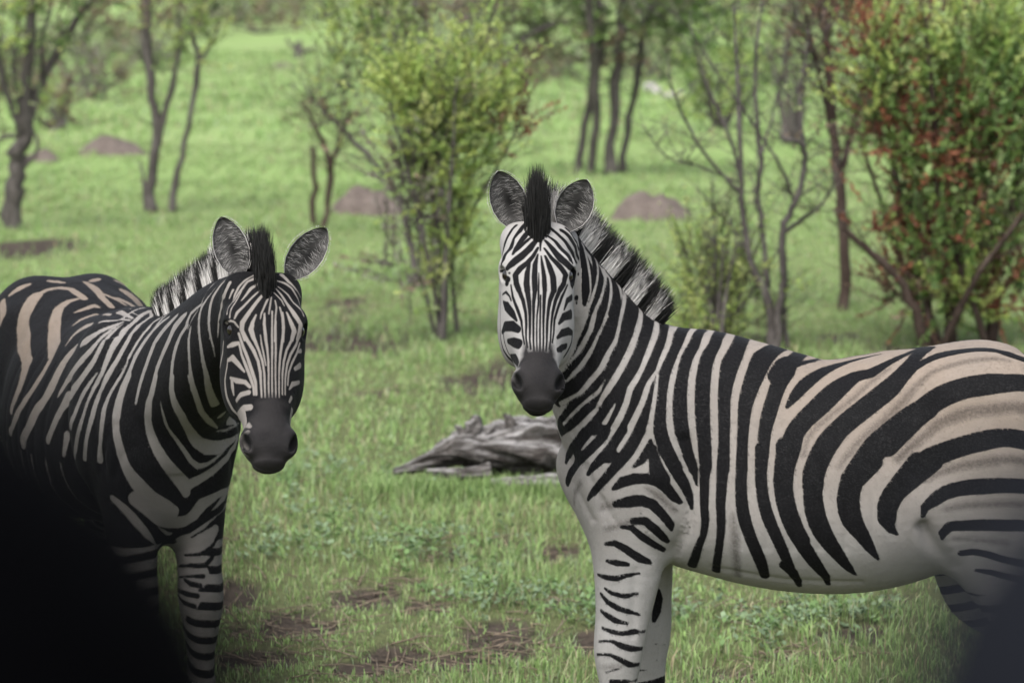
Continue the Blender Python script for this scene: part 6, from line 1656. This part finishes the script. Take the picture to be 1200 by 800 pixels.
def gnarled(path, rad, seg, seed, amp=.22, flat=1.0):
    path = np.array(path, float); rad = np.array(rad, float); rg = np.random.default_rng(seed)
    m = 60; t = np.linspace(0, len(path) - 1, m); P = np.stack([np.interp(t, range(len(path)), path[:, i]) for i in range(3)], 1); R = np.interp(t, range(len(rad)), rad)
    for _ in range(4): P[1:-1] = (P[:-2] + P[1:-1] * 2 + P[2:]) / 4; R[1:-1] = (R[:-2] + 2 * R[1:-1] + R[2:]) / 4
    T = nrm(np.gradient(P, axis=0)); up = np.array([0, 0, 1.]); V = []
    a = np.arange(seg) * 2 * np.pi / seg
    for i in range(m):
        s = nrm(np.cross(T[i], up)); u = np.cross(s, T[i])
        x = np.cos(a); y = np.sin(a)
        nz = fbm(x * 2.2 + seed * 5 + t[i] * .9, y * 2.2 + t[i] * 1.3, seed) + .55 * fbm(x * 5 + seed, y * 5 + t[i] * 3.0, seed + 8, 4)
        r = R[i] * (1 - amp + amp * 1.6 * (nz - .25)) * (1 + .10 * np.sin(a * 5 + seed))
        V.append(P[i] + np.outer(x * r, s) + np.outer(y * r * flat, u))
    V = np.concatenate(V + [P[:1], P[-1:]]); F = []
    for i in range(m - 1):
        for j in range(seg): k = (j + 1) % seg; F.append([i * seg + j, i * seg + k, (i + 1) * seg + k, (i + 1) * seg + j])
    for j in range(seg): k = (j + 1) % seg; F.append([m * seg, k, j]); F.append([m * seg + 1, (m - 1) * seg + j, (m - 1) * seg + k])
    return V, F
V, F = gnarled([lp(461, 553), lp(490, 545), lp(520, 533), lp(548, 524), (lp(580, 527)), lp(620, 522, .05), lp(660, 522, .1), lp(720, 530, .2), lp(770, 545, .3)], [.014, .034, .052, .095, .105, .135, .155, .14, .10], 72, 3, .50)
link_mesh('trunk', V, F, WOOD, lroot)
for pts, rr, sd in [([lp(548, 530), lp(552, 510), lp(557, 497), lp(559, 487)], [.055, .042, .040, .018], 5), ([lp(562, 522), lp(573, 507), lp(579, 500)], [.04, .026, .010], 6),
                    ([lp(545, 512), lp(538, 502), lp(533, 499)], [.024, .016, .007], 9), ([lp(575, 566, -.16), lp(610, 568, -.18), lp(660, 566, -.12)], [.020, .040, .046], 8),
                    ([lp(500, 552, -.05), lp(535, 556, -.12), lp(575, 550, -.10)], [.010, .026, .034], 11), ([lp(600, 500, .0), lp(596, 490, .0), lp(590, 485, .0)], [.030, .018, .008], 12)]:
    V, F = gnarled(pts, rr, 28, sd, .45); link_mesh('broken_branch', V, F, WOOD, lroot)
# tufts of grass grown up against the log
rg = np.random.default_rng(55); n = 2600
tx, ty = lg[0] + rg.uniform(-.50, .75, n), lg[1] + rg.normal(-.22, .07, n)
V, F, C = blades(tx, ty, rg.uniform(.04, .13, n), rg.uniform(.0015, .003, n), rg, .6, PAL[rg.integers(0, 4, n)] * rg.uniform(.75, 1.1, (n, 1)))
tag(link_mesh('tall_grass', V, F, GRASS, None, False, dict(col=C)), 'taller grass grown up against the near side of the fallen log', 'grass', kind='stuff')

# ------------------------------------------------------------------ out of focus seats of the viewers' vehicle, close to the lens
def soft_box(c, half, bev, name, mat, parent, seed=0):
    bm = bmesh.new(); bmesh.ops.create_cube(bm, size=2)
    for v in bm.verts: v.co = Vector((v.co.x * half[0], v.co.y * half[1], v.co.z * half[2]))
    bmesh.ops.bevel(bm, geom=bm.edges[:] + bm.verts[:], offset=bev, segments=8, profile=.5, affect='EDGES')
    V = np.array([v.co[:] for v in bm.verts]) + np.array(c); F = [[v.index for v in f.verts] for f in bm.faces]; bm.free()
    return link_mesh(name, V, F, mat, parent)
def seat(px_edge, py_top, Y, side, colour, label, bev):
    g = NT('seat_cover'); n = g.noise(60, 4, .6, g.coord('Object')); g.base(g.mix(n, tuple(v * .8 for v in colour), tuple(v * 1.2 for v in colour))); g.rough(.9, .015); g.bump(g.noise(400, 2, .5, g.coord('Object')), .15, .002)
    e = at(px_edge, py_top, Y); hw, hd, hh = .135, .072, .10
    c = np.array([e[0] + side * hw, Y, e[2] - hh])
    root = empty('vehicle_seat', (c[0], c[1], 0)); tag(root, label, 'seat')
    hr = soft_box((0, 0, c[2]), (hw, hd, hh), bev, 'headrest', g.m, root)
    gm = NT('seat_metal'); gm.base((.05, .05, .055)); gm.p.inputs['Metallic'].default_value = .8; gm.rough(.4, .5)
    for sx in (-.06, .06):
        mb = MB(); mb.tube([(sx, 0, c[2] - hh - .10), (sx, 0, c[2] - hh + .03)], [.007, .007], 10); mb.build('headrest_post', gm.m, hr)
    soft_box((0, 0, c[2] - hh - .36), (.23, .06, .30), .05, 'backrest', g.m, root)
    soft_box((0, -.24 , c[2] - hh - .72), (.24, .26, .07), .05, 'seat_cushion', g.m, root)
    mb = MB(); mb.tube([(0, -.2, 0.02), (0, -.2, c[2] - hh - .74)], [.06, .05], 12); mb.build('pedestal', gm.m, root)
seat(335, 412, .36, -1, (.0005, .0005, .0007), 'blurred black rounded headrest shape close to the lens in the lower left corner', .062)
seat(1052, 480, .36, 1, (.008, .0088, .0115), 'blurred dark blue grey headrest shape close to the lens in the lower right corner', .052)
